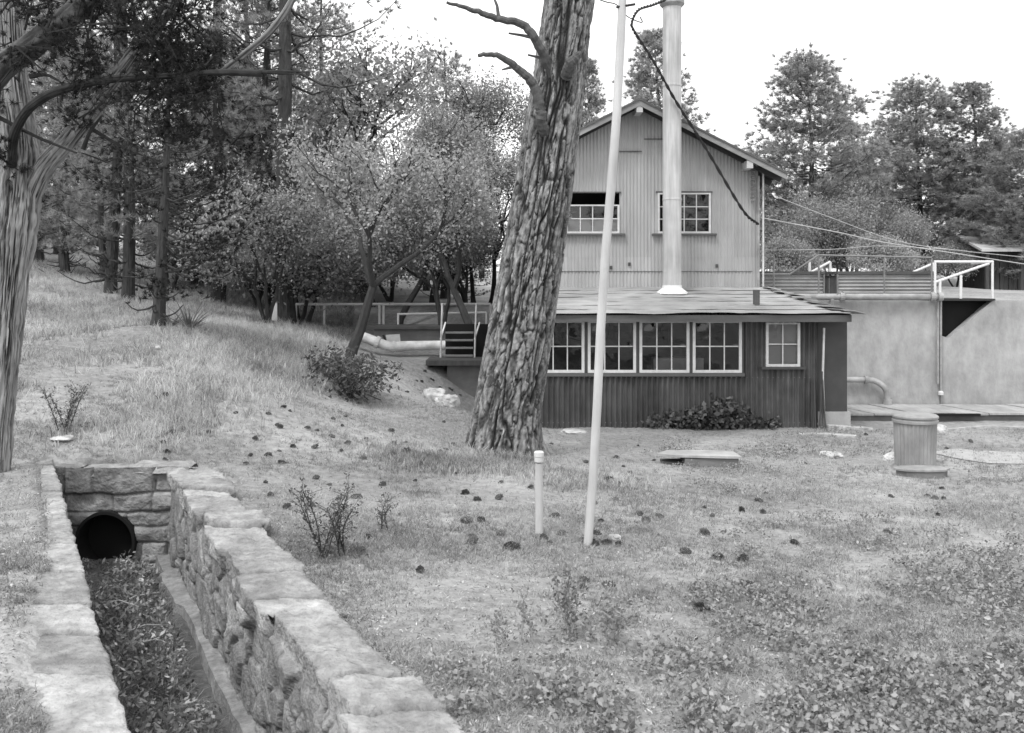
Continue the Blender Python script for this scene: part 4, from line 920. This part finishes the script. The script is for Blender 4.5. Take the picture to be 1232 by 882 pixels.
# right-hand background
G2 = 'pines behind the tanks and the building'
put(pE, *at(972, 38), 'full pine standing tall right of the gable roof', group=G2, s=1.12, rz=0, sz=.90)
put(pE, *at(1105, 41), 'broad pine left of the pair at the upper right', group=G2, s=1.2, rz=1.7, sz=.86)
put(pG, *at(1172, 40), 'pine right of the pair at the upper right', group=G2, s=1.05, rz=3, sz=.77)
put(pE, *at(1236, 37), 'pine cut by the right edge behind the shed', group=G2, s=.9, rz=4, sz=.62)
put(pG, *at(792, 36), 'pine rising behind the ridge of the gable roof', group=G2, s=1.0, rz=2, sz=.86)
put(pG, *at(700, 48), 'small pine top peeking between the big trunk and the gable roof', group=G2, s=.98, rz=5)
put(pG, *at(745, 52), 'low pine hidden mostly behind the gable roof', group=G2, s=.8, rz=1)
for k, (px, d, s) in enumerate(((940, 30, .55), (1000, 33, .72), (1050, 31, .6), (1090, 35, .66), (1150, 38, .6), (1020, 36, .9), (1200, 46, .8), (960, 42, .8))):
    put((oS, oD2)[k % 2], *at(px, d), ['leafy shrub close behind the building corner', 'leafy shrub behind the gap between the two tanks', 'leafy shrub behind the left end of the long tank', 'leafy shrub behind the right half of the long tank', 'leafy shrub left of the shed', 'tall leafy shrub at the foot of the tall pine', 'leafy shrub behind the shed', 'leafy shrub under the tall pine right of the gable'][k], cat='shrub', group='shrubs behind the tanks', s=s)
for k, (px, d) in enumerate(((900, 60), (960, 64), (1030, 58), (1075, 66), (1140, 60), (1200, 66), (1270, 58), (850, 66), (1330, 50), (1010, 72), (1100, 74), (1180, 78), (1250, 80))):
    put((pE, pC, pG)[k % 3], *at(px, d), 'distant pine among several alike behind the tanks and shed', group='distant pines at right', s=r_.uniform(.7, .9))
for k in range(15):                           # wood behind the camera, mirrored in the windows
    x, y = (-24 + k * 3.9 + r_.uniform(-1, 1), -r_.uniform(12, 30))
    put((pA, pB, pE, pC)[k % 4], x, y, 'pine of the wood behind the viewer, mirrored in the windows', group='pines behind the viewer', s=r_.uniform(.8, 1.0))

# big ponderosa
def big_pine():
    d = 14.9; base = P(606, 545, d); zb = gz(base.x, base.y) - .25
    root = empty('big_pine_tree', (base.x, base.y, zb + .25), 'large pine with deeply furrowed plated bark leaning in the middle of the view', 'tree')
    H = 11.0; nz_, nt2 = 900, 260; zs = np.linspace(zb, zb + H, nz_)
    pyz = HY - (zs - CZ) * F / d
    cpx = np.interp(pyz, [-400, 0, 100, 250, 400, 500, 545, 600], [725, 685, 672, 650, 626, 609, 604, 601]); wpx = np.interp(pyz, [-400, 0, 150, 300, 420, 500, 530, 548, 580], [50, 60, 68, 75, 80, 83, 90, 100, 112])
    cx = (cpx - CX) / F * d; rad = wpx / 2 / F * d
    th = np.linspace(0, 2 * np.pi, nt2, endpoint=False); TH, ZZ = np.meshgrid(th, zs); U = TH.ravel() * .5; Vv = ZZ.ravel()
    r = np.random.default_rng(3); n = 300; pu = r.uniform(0, np.pi, n); pv = r.uniform(zb, zb + H, n) * .23
    ids = np.arange(n); PU = np.concatenate([pu, pu - np.pi, pu + np.pi]); PV = np.tile(pv, 3); ids = np.tile(ids, 3)
    sx, sy = np.cos(TH.ravel()), np.sin(TH.ravel())
    wa = fbm(sx * 3, sy * 3, Vv * 2.2, 4, 81) * .20 + fbm(sx * 9, sy * 9, Vv * 9, 4, 82) * .12; wb = fbm(sx * 3 + 9, sy * 3, Vv * 1.5, 3, 83) * .26
    keep = (PU > -.3) & (PU < np.pi + .3); f1, f2, idx = voro(U + wa, Vv * .23 + wb, PU[keep], PV[keep], ids[keep]); e = f2 - f1
    ch = r.uniform(-.008, .012, n); ct = r.uniform(.55, .75, n)
    wdth = .012 + .024 * np.clip(fbm(sx * 2, sy * 2, Vv * 1.2, 3, 84) + .45, 0, 1)
    fis = ss(.0, 1, e / wdth)
    wz_ = fbm(sx * 2, sy * 2, Vv * 1.6, 3, 86) * .9
    rid = np.abs(fbm(sx * 3.0 + wz_, sy * 3.0 - wz_, Vv * .6, 2, 85)); rid2 = np.abs(fbm(sx * 6, sy * 6, Vv * 1.1, 2, 95)); fur = ss(.006, .042, rid); fur2 = ss(0.004, .035, rid2)
    k2 = fur * (.3 + .7 * fis) * (.25 + .75 * fur2)
    flk = np.floor((fbm(sx * 7, sy * 7, Vv * 4, 4, 89)) * 12) / 12
    disp = -.065 + .065 * k2 + ch[idx] * .5 * fis + fbm(sx * 24, sy * 24, Vv * 16, 4, 87) * .012 + flk * .02
    flare = 1 + np.exp(-(Vv - zb - .2) / .22) * (.07 + .10 * np.sin(TH.ravel() * 5 + 1))
    RR = rad.repeat(nt2) * flare + disp
    V = np.stack([cx.repeat(nt2) + sx * RR, d + sy * RR, Vv], 1); I = np.arange(len(V)).reshape(nz_, nt2); J = np.roll(I, -1, 1)
    Fc = np.stack([I[:-1].ravel(), J[:-1].ravel(), J[1:].ravel(), I[1:].ravel()], 1)
    tn = np.clip(k2, 0, 1) * (ct[idx] - .15 + fbm(sx * 16, sy * 16, Vv * 12, 5, 91) * 1.5 + (flk % .125) * 1.2) + .02
    mk('trunk', V, Fc, 'pine_bark', root, tn, smooth=True)
    # dead limbs
    def limb(nm, pts, rr, mt='dead_wood'):
        m = MB(); pp = catmull([P(*p) for p in pts], 8); m.tube([p + Vector((random.gauss(0, .006), random.gauss(0, .006), random.gauss(0, .006))) for p in pp], rr, 10); return m
    dd = 14.6
    m = limb('l', [(672, 120, 14.75), (662, 85, dd), (648, 55, 14.4), (630, 30, 14.3), (598, 22, 14.2), (568, 12, 14.1), (537, 3, 14.0)], [.1, .075, .06, .045, .02])
    for a, b in (((600, 22, 14.2), (592, -8, 14.2)), ((640, 45, 14.35), (612, 40, 14.3)), ((657, 72, 14.5), (635, 66, 14.5))): m.tube([P(*a), P((a[0]+b[0])/2 + 2, (a[1]+b[1])/2, a[2]), P(*b)], [.03, .015], 7)
    m.build('dead_limb', 'dead_wood', root)
    m = limb('l', [(660, 168, 14.7), (652, 150, 14.45), (650, 128, 14.35), (640, 100, 14.3), (622, 82, 14.2), (600, 68, 14.1), (575, 66, 14.0)], [.095, .08, .07, .05, .028])
    for a, b in (((618, 80, 14.2), (604, 84, 14.1)), ): m.tube([P(*a), P(*b)], [.03, .012], 7)
    m.build('dead_limb', 'dead_wood', root)
    m = limb('k', [(682, 92, 14.5), (686, 78, 14.3), (694, 68, 14.25), (697, 64, 14.25)], [.1, .09, .06, .04]); m.build('branch_stub', 'dead_wood', root)
    # green crown far above the frame
    r = np.random.default_rng(9); C = []; D = []; m = MB(); top = Vector((cx[-1], d, zs[-1]))
    for k in range(34):
        a = r.uniform(0, 6.28); z = zs[-1] - r.uniform(0, 2.0); ln = r.uniform(1.5, 3.2); dr = Vector((math.cos(a), math.sin(a), .45)); p0 = Vector((cx[-1], d, z)); m.tube([p0, p0 + dr * ln * .5, p0 + dr * ln], [.06, .015], 5)
        for q in range(22): t_ = r.uniform(.35, 1); C.append(p0 + dr * ln * t_ + Vector(r.normal(0, .3, 3))); D.append((dr + Vector((0, 0, .3))).normalized())
    m.build('upper_limbs', 'bark', root)
    V, Fc, t = needles(np.array(C), np.array(D), 16, .22, .014, r); mk('crown', V, Fc, 'pine_needles', root, t)
    # small green sprig at the right of the trunk
    C = np.array([tuple(P(682 + r.normal(0, 3), 265 + r.normal(0, 4), 14.7)) for _ in range(10)]); V, Fc, t = needles(C, np.tile([[.6, -.3, .2]], (10, 1)), 16, .12, .008, r); mk('sprig', V, Fc, 'pine_needles', root, t)
big_pine()

# near juniper at left edge
def near_juniper():
    root = empty('near_juniper_tree', P(5, 552, 10.0), 'old juniper with shredded striped bark leaning into the left edge', 'tree')
    root.location.z = gz(root.location.x, root.location.y)
    def limb(nm, pts, px_w, mt, nseg=60, seed=1, strand=14, k=24):
        pp = catmull([P(*p) for p in pts], k); m_ = len(pp); rr = np.interp(np.linspace(0, 1, m_), np.linspace(0, 1, len(px_w)), px_w) / 2 / F * np.array([p.y for p in pp])
        V, Fc = tube(pp, list(rr), nseg, True); V = np.array([tuple(v) for v in V]); Pc = np.repeat(np.array([tuple(p) for p in pp]), nseg, 0)
        a = np.tile(np.arange(nseg) / nseg * 2 * np.pi, m_); s_ = np.repeat(np.arange(m_), nseg) * .06
        tw = a + s_ * .03
        rg = np.abs(fbm(np.cos(tw) * strand / 4, np.sin(tw) * strand / 4, s_ * .5, 4, seed)) ; k1 = ss(0, .07, rg)
        V = V + nrm(V - Pc) * ((k1 - 1) * .16 + fbm(np.cos(a), np.sin(a), s_ * .8, 3, seed + 3) * .35 + fbm(np.cos(a) * 5, np.sin(a) * 5, s_ * 3, 4, seed + 4) * .3)[:, None] * np.repeat(rr, nseg)[:, None]
        mk(nm, V, Fc, mt, root, .02 + .68 * k1 + fbm(np.cos(tw) * 9, np.sin(tw) * 9, s_ * .6, 4, seed + 9) * 1.2, True)
    limb('trunk', [(-12, 600, 10.0), (-6, 520, 10.0), (2, 440, 10.0), (8, 370, 10.0), (16, 290, 10.0), (22, 225, 10.0), (24, 170, 10.05), (14, 90, 10.1), (8, -20, 10.2)], [42, 36, 38, 42, 50, 52, 40, 34, 30], 'juniper_bark', 220, 3, 52)
    limb('limb', [(30, 260, 10.0), (52, 205, 9.95), (85, 165, 9.9), (125, 115, 9.8), (165, 62, 9.7), (200, 10, 9.6), (220, -40, 9.6)], [20, 22, 21, 19, 17, 15], 'juniper_bark', 90, 5, 24)
    limb('limb', [(-30, 125, 9.6), (0, 85, 9.6), (45, 50, 9.5), (85, 18, 9.5), (130, -20, 9.5)], [30, 30, 26, 24], 'dead_wood', 40, 7, 14)
    limb('dark_branch', [(14, 200, 9.8), (18, 160, 9.6), (38, 128, 9.4), (75, 108, 9.3), (130, 96, 9.2), (190, 92, 9.2), (250, 90, 9.2)], [10, 11, 11, 10, 8, 6], 'juniper_dark', 36, 9, 14, 14)
    limb('broken_branch', [(215, 92, 9.2), (262, 87, 9.2), (315, 88, 9.2)], [7, 8, 9], 'juniper_dark', 12, 11, 8, 8)
    m = MB()
    for k in range(5): m.tube([P(308, 88 + random.uniform(-2, 2), 9.2), P(340, 87 + random.uniform(-2.5, 2.5), 9.2), P(345 + random.uniform(0, 28), 87 + random.uniform(-3, 2), 9.2)], [.018, .005], 5)
    for a in () if False else (((0, 142, 9.7), (45, 165, 9.6), (92, 184, 9.5)), ((100, 180, 9.5), (108, 160, 9.5), (122, 140, 9.5)), ((36, 92, 9.4), (55, 90, 9.4), (70, 97, 9.4)), ((110, 155, 9.6), (135, 170, 9.5), (150, 178, 9.5))): m2 = MB(); m2.tube(catmull([P(*q) for q in a], 5), [.025, .01], 6); m2.build('twig', 'juniper_dark', root)
    m.build('splintered_tip', 'juniper_dark', root)
    limb('bare_branch', [(262, 90, 9.6), (290, 68, 9.6), (325, 38, 9.6), (352, 0, 9.6), (360, -30, 9.6)], [7, 8, 9, 8], 'juniper_bark', 16, 13, 8, 8)
    # foliage clumps on short twigs
    r = np.random.default_rng(12); C = []; D = []; m = MB()
    blobs = [(205, 70, 9.3, .42, 420), (235, 110, 9.2, .26, 210), (160, 30, 9.4, .4, 260), (180, 110, 9.2, .2, 110), (105, 78, 9.3, .22, 120), (110, 20, 9.5, .35, 160), (90, 140, 9.4, .14, 60), (60, 30, 9.4, .3, 130), (215, 20, 9.4, .35, 240), (20, 60, 9.3, .3, 120), (255, 60, 9.3, .25, 130), (195, 145, 9.2, .16, 90), (215, 165, 9.2, .1, 40), (30, 5, 9.4, .5, 160), (0, 190, 9.6, .12, 40)]
    for px, py, d, rad, n in blobs:
        c = P(px, py, d)
        for q in range(max(4, n // 14)):
            tip = c + Vector(r.normal(0, rad * .75, 3)); m.tube([c + Vector(r.normal(0, rad * .2, 3)), (c + tip) / 2 + Vector(r.normal(0, .04, 3)), tip], [.012, .004], 4, False)
            for z in range(14): C.append(tip + Vector(r.normal(0, .07, 3)) + (c - tip) * r.uniform(0, .5)); D.append((tip - c).normalized() + Vector((0, 0, .3)))
    m.build('twigs', 'juniper_dark', root)
    V, Fc, t = needles(np.array([tuple(c) for c in C]), np.array([tuple(c) for c in D]), 20, .07, .009, r, .8); mk('crown', V, Fc, 'juniper_leaves', root, t)
near_juniper()

# ------------------------------------------------------------ low plants
_ds = np.arange(3.5, 60, .06)
def on_ground(px, py):
    """follow the line of sight to the ground: world x, y, z"""
    g = gz(X(px, _ds), _ds, False); k = int(np.argmax(Z(py, _ds) <= g)); return X(px, _ds[k]), float(_ds[k]), float(g[k])
def leafy_bush(name, px, py, wpx, hpx, n, leaf, material, lab, cat='bush', dd=.5, nst=12, group=None):
    x, y, z = on_ground(px, py); s = F / y; wd = wpx / s / 2; h = hpx / s; r = np.random.default_rng(int(px + py))
    o = empty(name, (x, y, z), lab, cat, group); C = r.normal(0, .58, (n, 3)); C = C[((C ** 2).sum(1) < 1.9) & (fbm(C[:, 0] * 2.6, C[:, 1] * 2.6, C[:, 2] * 2.6, 2, 7) > -.1)]; C = C * np.array([wd, dd, h * .45]) + np.array([x, y, z + h * .45])
    C[:, 2] = np.maximum(C[:, 2], z + .02); V, Fc, t = leaves(C, .05, 8, leaf[0], leaf[1], r, .8); mk('foliage', V, Fc, material, o, t); m = MB()
    for k in range(nst): c = C[r.integers(len(C))]; m.tube([(x + r.normal(0, wd * .3), y, z - .03), ((x + c[0]) / 2, (y + c[1]) / 2, z + h * .3), tuple(c)], [.012, .005], 5, False)
    m.build('stems', 'oak_bark', o)
leafy_bush('dark_bush', 425, 480, 86, 62, 300, (.10, .05), 'bush_leaves', 'dark leafy bush at the foot of the spreading oak', dd=.6)
leafy_bush('dark_bush', 400, 455, 50, 35, 160, (.09, .05), 'bush_leaves', 'small dark bush touching the oak trunk', dd=.4)
leafy_bush('vine_plant', 868, 516, 62, 38, 240, (.12, .10), 'bush_leaves', 'dark round leaved vine heaped against the lean-to wall', 'plant', .25)
leafy_bush('vine_plant', 824, 516, 80, 22, 130, (.10, .085), 'bush_leaves', 'trailing left arm of dark vine along the lean-to wall', 'plant', .2)
leafy_bush('vine_plant', 918, 516, 30, 14, 40, (.10, .085), 'bush_leaves', 'small low vine clump under the four pane window', 'plant', .15)
def blades(C, n, L, wd, r, up=1.0, spread=.35, bend=.3):
    """bent grass blades: two stacked quads-as-triangles per blade"""
    k = len(C); c = np.repeat(C, n, 0) + np.concatenate([r.normal(0, .018, (k * n, 2)), np.zeros((k * n, 1))], 1); N_ = k * n
    Ls = (np.repeat(L, n) if not np.isscalar(L) else L) * r.uniform(.5, 1.2, N_); h = r.normal(0, spread, (N_, 2)); a = r.uniform(0, 2 * np.pi, N_)
    pp = np.stack([np.cos(a), np.sin(a), 0 * a], 1) * wd / 2
    d1 = nrm(np.concatenate([h, np.full((N_, 1), up)], 1)); mid = c + d1 * (Ls * .55)[:, None]
    d2 = nrm(np.concatenate([h * (1 + bend * 6), np.full((N_, 1), up * .7)], 1)); tip = mid + d2 * (Ls * .45)[:, None]
    V = np.stack([c - pp, c + pp, mid - pp * .7, mid + pp * .7, tip], 1).reshape(-1, 3); b = np.arange(N_)[:, None] * 5
    Fc = np.concatenate([b + np.array([[0, 1, 3]]), b + np.array([[0, 3, 2]]), b + np.array([[2, 3, 4]])], 0)
    t = np.repeat(r.uniform(0, .55, k).repeat(n) + r.uniform(0, .45, N_), 5); return V, Fc, t
def yucca(px, py, n, L, lab):
    x, y, z = on_ground(px, py); r = np.random.default_rng(int(px)); o = empty('yucca', (x, y, z), lab, 'plant')
    V, Fc, t = blades(np.array([[x, y, z]]), n, L, .035, r, .6, .7, .0); mk('rosette', V, Fc, 'weed_leaves', o, t)
    m = MB(); m.lathe((x, y, z - .02), [(.06, 0), (.05, .08), (.01, .1)], 8); m.build('crown_base', 'oak_bark', o)
yucca(228, 397, 60, .62, 'spiky yucca on the slope right of the juniper trunk'); yucca(207, 392, 30, .45, 'smaller yucca touching the juniper trunk')
def stalk_weed(px, py, hpx, wpx, nst, lab, material='weed_leaves', lf=.03, base=30):
    x, y, z = on_ground(px, py); s = F / y; h = hpx / s; r = np.random.default_rng(int(px * 3 + py)); o = empty('stalk_weed', (x, y, z), lab, 'weed', 'dry stalk weeds in the yard'); m = MB(); C = []
    for k in range(nst):
        a = Vector((x + r.normal(0, .03), y + r.normal(0, .03), z - .02)); e = Vector((x + r.uniform(-.5, .5) * wpx / s, y + r.normal(0, .1), z + h * r.uniform(.7, 1))); mdl = (a + e) / 2 + Vector((r.normal(0, .03), 0, .03)); pp = catmull([a, mdl, e], 5); m.tube(pp, [.007, .003], 5, False)
        for p in pp[2:]:
            for q in range(2):
                e2 = p + Vector((r.normal(0, .05), r.normal(0, .05), r.uniform(.02, .09))); m.tube([p, e2], .002, 3, False); C.append(tuple(e2))
            C.append(tuple(p))
    m.build('stalks', 'oak_bark' if material == 'weed_leaves' else 'wood_grey', o)
    C = np.array(C); B = np.array([[x, y, z + .04]]) + r.normal(0, 1, (base, 3)) * np.array([.1, .1, .03]); V, Fc, t = leaves(np.concatenate([C, B]) if base else C, .015, 4, lf, lf * .55, r, .5); mk('leaves', V, Fc, material, o, t)
stalk_weed(388, 672, 85, 70, 6, 'branching dark weed left of centre beyond the ditch wall')
stalk_weed(410, 668, 78, 40, 4, 'upright leafy weed next to the branching dark weed')
stalk_weed(462, 640, 40, 20, 2, 'thin short weed right of the two dark weeds', base=4)
stalk_weed(683, 772, 80, 30, 5, 'tallest dry grey stalk weed in the foreground', 'weed_pale', .035, 40)
stalk_weed(738, 780, 58, 24, 4, 'dry stalk weed right of the tallest foreground weed', 'weed_pale', .03, 16)
stalk_weed(630, 776, 55, 14, 2, 'thin dry stalk weed left of the tallest foreground weed', 'weed_pale', .025, 8)
stalk_weed(605, 790, 32, 26, 2, 'short pale forked weed near the ditch wall coping', 'weed_pale', .025, 4)
stalk_weed(690, 655, 55, 6, 2, 'thin dry stalk standing between standpipe and mast', 'weed_pale', .02, 4)
stalk_weed(78, 520, 55, 45, 6, 'grey brush weed on the slope above the headwall', 'weed_leaves', .035, 30)

# pine cones
def pine_cone():
    r = np.random.default_rng(4); V = []; Fc = []; T = []
    for i in range(70):
        f = i / 70; a = i * 2.4; z = (f - .5) * .1; rad = .030 * math.sin(math.pi * (f * .82 + .14)) + .004; L = .02
        c = Vector((math.cos(a), math.sin(a), 0)); s = Vector((-math.sin(a), math.cos(a), 0)); p0 = c * rad * .3 + Vector((0, 0, z)); p1 = c * (rad + .006) + Vector((0, 0, z + .012)); n = len(V)
        k_ = r.uniform(.6, 1.5); p1 = p1 + c * r.uniform(-.006, .010); V += [p0, p1 + s * .009 * k_, p1 + c * .008 + Vector((0, 0, .006)), p1 - s * .009 * k_, p1 - Vector((0, 0, .005))]; Fc += [(n, n+1, n+2), (n, n+2, n+3), (n+1, n+4, n+3), (n+1, n+3, n+2), (n, n+4, n+1), (n, n+3, n+4)]; T += [.2, .6, 1, .6, .4]
    o = mk('pine_cone', V, Fc, 'cone', None, np.array(T)); return o
pc = pine_cone(); r = np.random.default_rng(40); cones = [(614, 661), (561, 630), (578, 628), (569, 648), (568, 655), (663, 655), (655, 650), (600, 601), (638, 588), (668, 622), (675, 645), (714, 608), (768, 621), (778, 628), (824, 666), (843, 734), (848, 736), (702, 711), (733, 706), (862, 674), (895, 677), (897, 706), (732, 580), (575, 603), (560, 595), (740, 602), (795, 624), (848, 645), (914, 605), (955, 655), (374, 610), (345, 612), (430, 600), (460, 585), (505, 560), (530, 545), (545, 535), (488, 545), (470, 520), (400, 527), (378, 540), (263, 588), (278, 607), (715, 658), (709, 655), (730, 655), (744, 656)]
hs = []
for k in range(75): hs.append((r.uniform(60, 1200), 520 + abs(r.normal(0, 1)) * 90))
for k in range(60): hs.append((535 + r.normal(0, 25), 455 + r.normal(0, 18)))
for k in range(40): hs.append((r.uniform(180, 480), r.uniform(430, 560)))
cnt = 0
for k, (px, py) in enumerate(cones + hs):
    if py > 850 or py < 415: continue
    x, y, z = on_ground(px, py)
    if (float(xl(y)) - .6 < x < float(xr(y)) + .5 and y < 11.2) or (x > -.2 and y > 18.7) or y > 21.3: continue
    o = pc if cnt == 0 else pc.copy()
    if cnt: col.objects.link(o)
    cnt += 1; s = r.uniform(.6, 1.0) * (1.25 if k < len(cones) else .9); o.scale = (s * r.uniform(.8, 1.25), s * r.uniform(.7, 1.1), s * r.uniform(.8, 1.25)); o.location = (x, y, z + r.uniform(.004, .024) * s); o.rotation_euler = (r.uniform(1.1, 1.9), r.uniform(-.4, .4), r.uniform(0, 6.28))
    heap = k >= len(cones) + 130 and k < len(cones) + 190
    tag(o, 'pine cone in the litter heap by the boulders left of the big pine' if heap else 'dark open pine cone scattered on the dry grass of the yard', 'pine cone', 'pine cones by the boulders' if heap else 'pine cones scattered over the yard')

# ------------------------------------------------------------ ground vegetation (uncountable)
def scatter(n, d0, d1, px0, px1, r, power=1.0):
    """random ground points in the wedge in front of the camera, denser near it"""
    d = d0 * (d1 / d0) ** (r.random(n) ** power); px = r.uniform(px0, px1, n); x = X(px, d); return x, d
def clear(x, y):
    ok = ~((x > xl(y) - .03 - .33 * ss(9, 4.8, y) - .5 * fbm(x * 2.5, y * 2.5, 0, 3, 3)) & (x < xr(y) + .47) & (y < YE + .33))
    ok &= ~((x > -.1) & (y > 18.95)) & ~((x > 6.5) & (x < 18) & (y > 20.25) & (y < 22.5)) & ~((x > -2) & (y > 21.3) & (y < 25))
    dx = X(606, 14.9); ok &= np.hypot(x - dx, y - 14.9) > .5
    return ok
def pathmask(x, y):
    px = CX + x / y * F; py = HY + 2.9 / y * F; return (px > 1120) & (py > 538) & (py < 563)
r = np.random.default_rng(99)
# short grass
x, y = scatter(175000, 3.4, 21, -120, 1350, r); k = clear(x, y) & ~(pathmask(x, y) & (r.random(len(x)) < .55))
dens = fbm(x * .8, y * .8, 0, 3, 111) + .6 * fbm(x * 3, y * 3, 0, 2, 113); k &= (r.random(len(x)) < np.clip(.55 + dens * 3.2, .05, 1)); x, y = x[k], y[k]
L_ = (.035 + .05 * np.clip(fbm(x * .6, y * .6, 0, 2, 115) + .4, 0, 1)) * np.clip(.6 + y / 14, .7, 1.5)
V, Fc, t = blades(np.stack([x, y, gz(x, y) - .004], 1), 5, L_, .0055, r, .8, .7, .5)
t = np.clip(t + (fbm(V[:, 0] * 1.1, V[:, 1] * 1.1, 0, 4, 117)) * 1.0, 0, 1)
tag(mk('short_grass', V, Fc, 'grass_short', None, t), 'short dry grass covering the yard', 'grass', kind='stuff')
# tall dry grass on slope, by pine and elsewhere
x, y = scatter(90000, 8, 34, -60, 640, r, .8); g = fbm(x * .5, y * .5, 0, 3, 121) + .5 * fbm(x * 2.2, y * 1.1, 0, 3, 122); slope = gz(x, y)
px = CX + x / y * F; py = HY - (slope - CZ) * F / y
msk = ss(-60, 40, 505 - py - np.maximum(px - 200, 0) * .35) 
k = clear(x, y) & (r.random(len(x)) < np.clip(msk * (.6 + g * 2.4), 0, 1)) & (px < 425); x1, y1 = x[k], y[k]
px2 = np.concatenate([r.normal(500, 30, 500), r.normal(560, 35, 700), r.normal(680, 40, 700), r.normal(610, 22, 300)]); py2 = np.concatenate([r.normal(575, 6, 500), r.normal(572, 6, 700), r.normal(575, 7, 700), r.normal(552, 3, 300)])
d2 = 2.62 * F / (py2 - HY); x2 = X(px2, d2); xs = np.concatenate([x1, x2]); ys = np.concatenate([y1, d2]); 
V, Fc, t = blades(np.stack([xs, ys, gz(xs, ys) - .01], 1), 5, np.where(np.arange(len(xs)) < len(x1), .22, .15), .009, r, 1.0, .34, .5)
t = np.clip((t - .5) * 1.25 + .5 + (fbm(V[:, 0] * .9, V[:, 1] * .9, 0, 4, 123)) * 1.3, 0, 1)
tag(mk('tall_grass', V, Fc, 'grass_tall', None, t), 'tall pale dry grass on the slope and around the big pine', 'grass', kind='stuff')
# ground cover of round leaves
x, y = scatter(62000, 3.4, 19, 380, 1350, r, .8); px = CX + x / y * F; py = HY - (gz(x, y) - CZ) * F / y
q1 = ss(720, 860, py + (px - 560) * .10) * ss(480, 640, px + (py - 800) * .6); q2 = ss(780, 1000, px) * ss(590, 700, py) * .8; q3 = np.exp(-((px - 930) / 110) ** 2 - ((py - 555) / 35) ** 2) * .9
pm = np.clip((np.maximum.reduce([q1, q2 * .8, q3]) - .45) * 1.1 + fbm(x * 1.1, y * 1.1, 0, 3, 131) * 3.4 + fbm(x * 4, y * 4, 0, 3, 133) * 3.4 - .12, 0, .9) * (np.maximum.reduce([q1, q2, q3]) > .12); k = clear(x, y) & ~pathmask(x, y) & (r.random(len(x)) < pm); x, y = x[k], y[k]
C = np.stack([x, y, gz(x, y) + .03], 1); C[:, 2] += r.random(len(C)) * .05; big = r.random(len(C)) < .3; V, Fc, t = leaves(C[~big], .022, 5, .030, .022, r, .9); V2, F2, t2 = leaves(C[big], .035, 4, .045, .030, r, 1.1); Fc = np.concatenate([Fc, F2 + len(V)]); V = np.concatenate([V, V2]); t = np.concatenate([t * .8, t2])
tag(mk('ground_cover', V, Fc, 'cover_leaves', None, t), 'low leafy ground cover in the right foreground', 'ground cover', kind='stuff')
# litter
x, y = scatter(90000, 3.4, 21, -120, 1350, r); k = clear(x, y); x, y = x[k], y[k]
V, Fc, t = leaves(np.stack([x, y, gz(x, y) + .008], 1), .01, 1, .030, .010, r, 2.2)
tag(mk('leaf_litter', V, Fc, 'litter', None, t ** 1.4), 'dead leaves and chips strewn over the yard', 'litter', kind='stuff')
# weeds in the ditch
n = 5200; y = r.uniform(3.5, YE - .2, n); f_ = r.random(n) ** 1.0; x = xl(y) + .05 + (xr(y) - xl(y) - .32) * f_; k = r.random(n) < np.clip(.5 + fbm(x * 2.6, y * 2.6, 0, 2, 141) * 4, .05, 1); x, y = x[k], y[k]
C = np.stack([x, y, floor_z(x, y) + .02 + r.random(len(x)) ** 2 * (.16 + .5 * np.clip(fbm(x * 2, y * 2, 0, 2, 143), 0, 1))], 1); V, Fc, t = leaves(C, .035, 7, .055, .026, r, .5); t = t ** 1.8 * 1.2
tag(mk('ditch_weeds', V, Fc, 'ditch_leaves', None, t), 'dark tangled weeds filling the ditch bottom', 'weeds', kind='stuff')
C[:, 2] = floor_z(x, y); V, Fc, t = blades(C, 5, .24, .006, r, .6, .6, .5)
tag(mk('ditch_grass', V, Fc, 'grass_short', None, t * .8), 'thin dry grass in the ditch', 'grass', kind='stuff')
for k in range(7):
    y_ = r.uniform(5.2, 9); x_ = float(xl(y_)) + r.uniform(.25, .7); a = r.uniform(-1.2, 1.2); z = float(floor_z(np.array([x_]), np.array([y_]))[0]) + .12; Ls = r.uniform(.2, .5)
    m = MB(); m.tube([(x_, y_, z), (x_ + Ls * math.cos(a) * .5, y_ + Ls * math.sin(a) * .5, z + .05), (x_ + Ls * math.cos(a), y_ + Ls * math.sin(a), z + .02)], [.011, .005], 6)
    o = m.build('stick', 'wood_grey'); tag(o, 'bare pale stick lying on the weeds in the ditch', 'stick', 'sticks in the ditch')
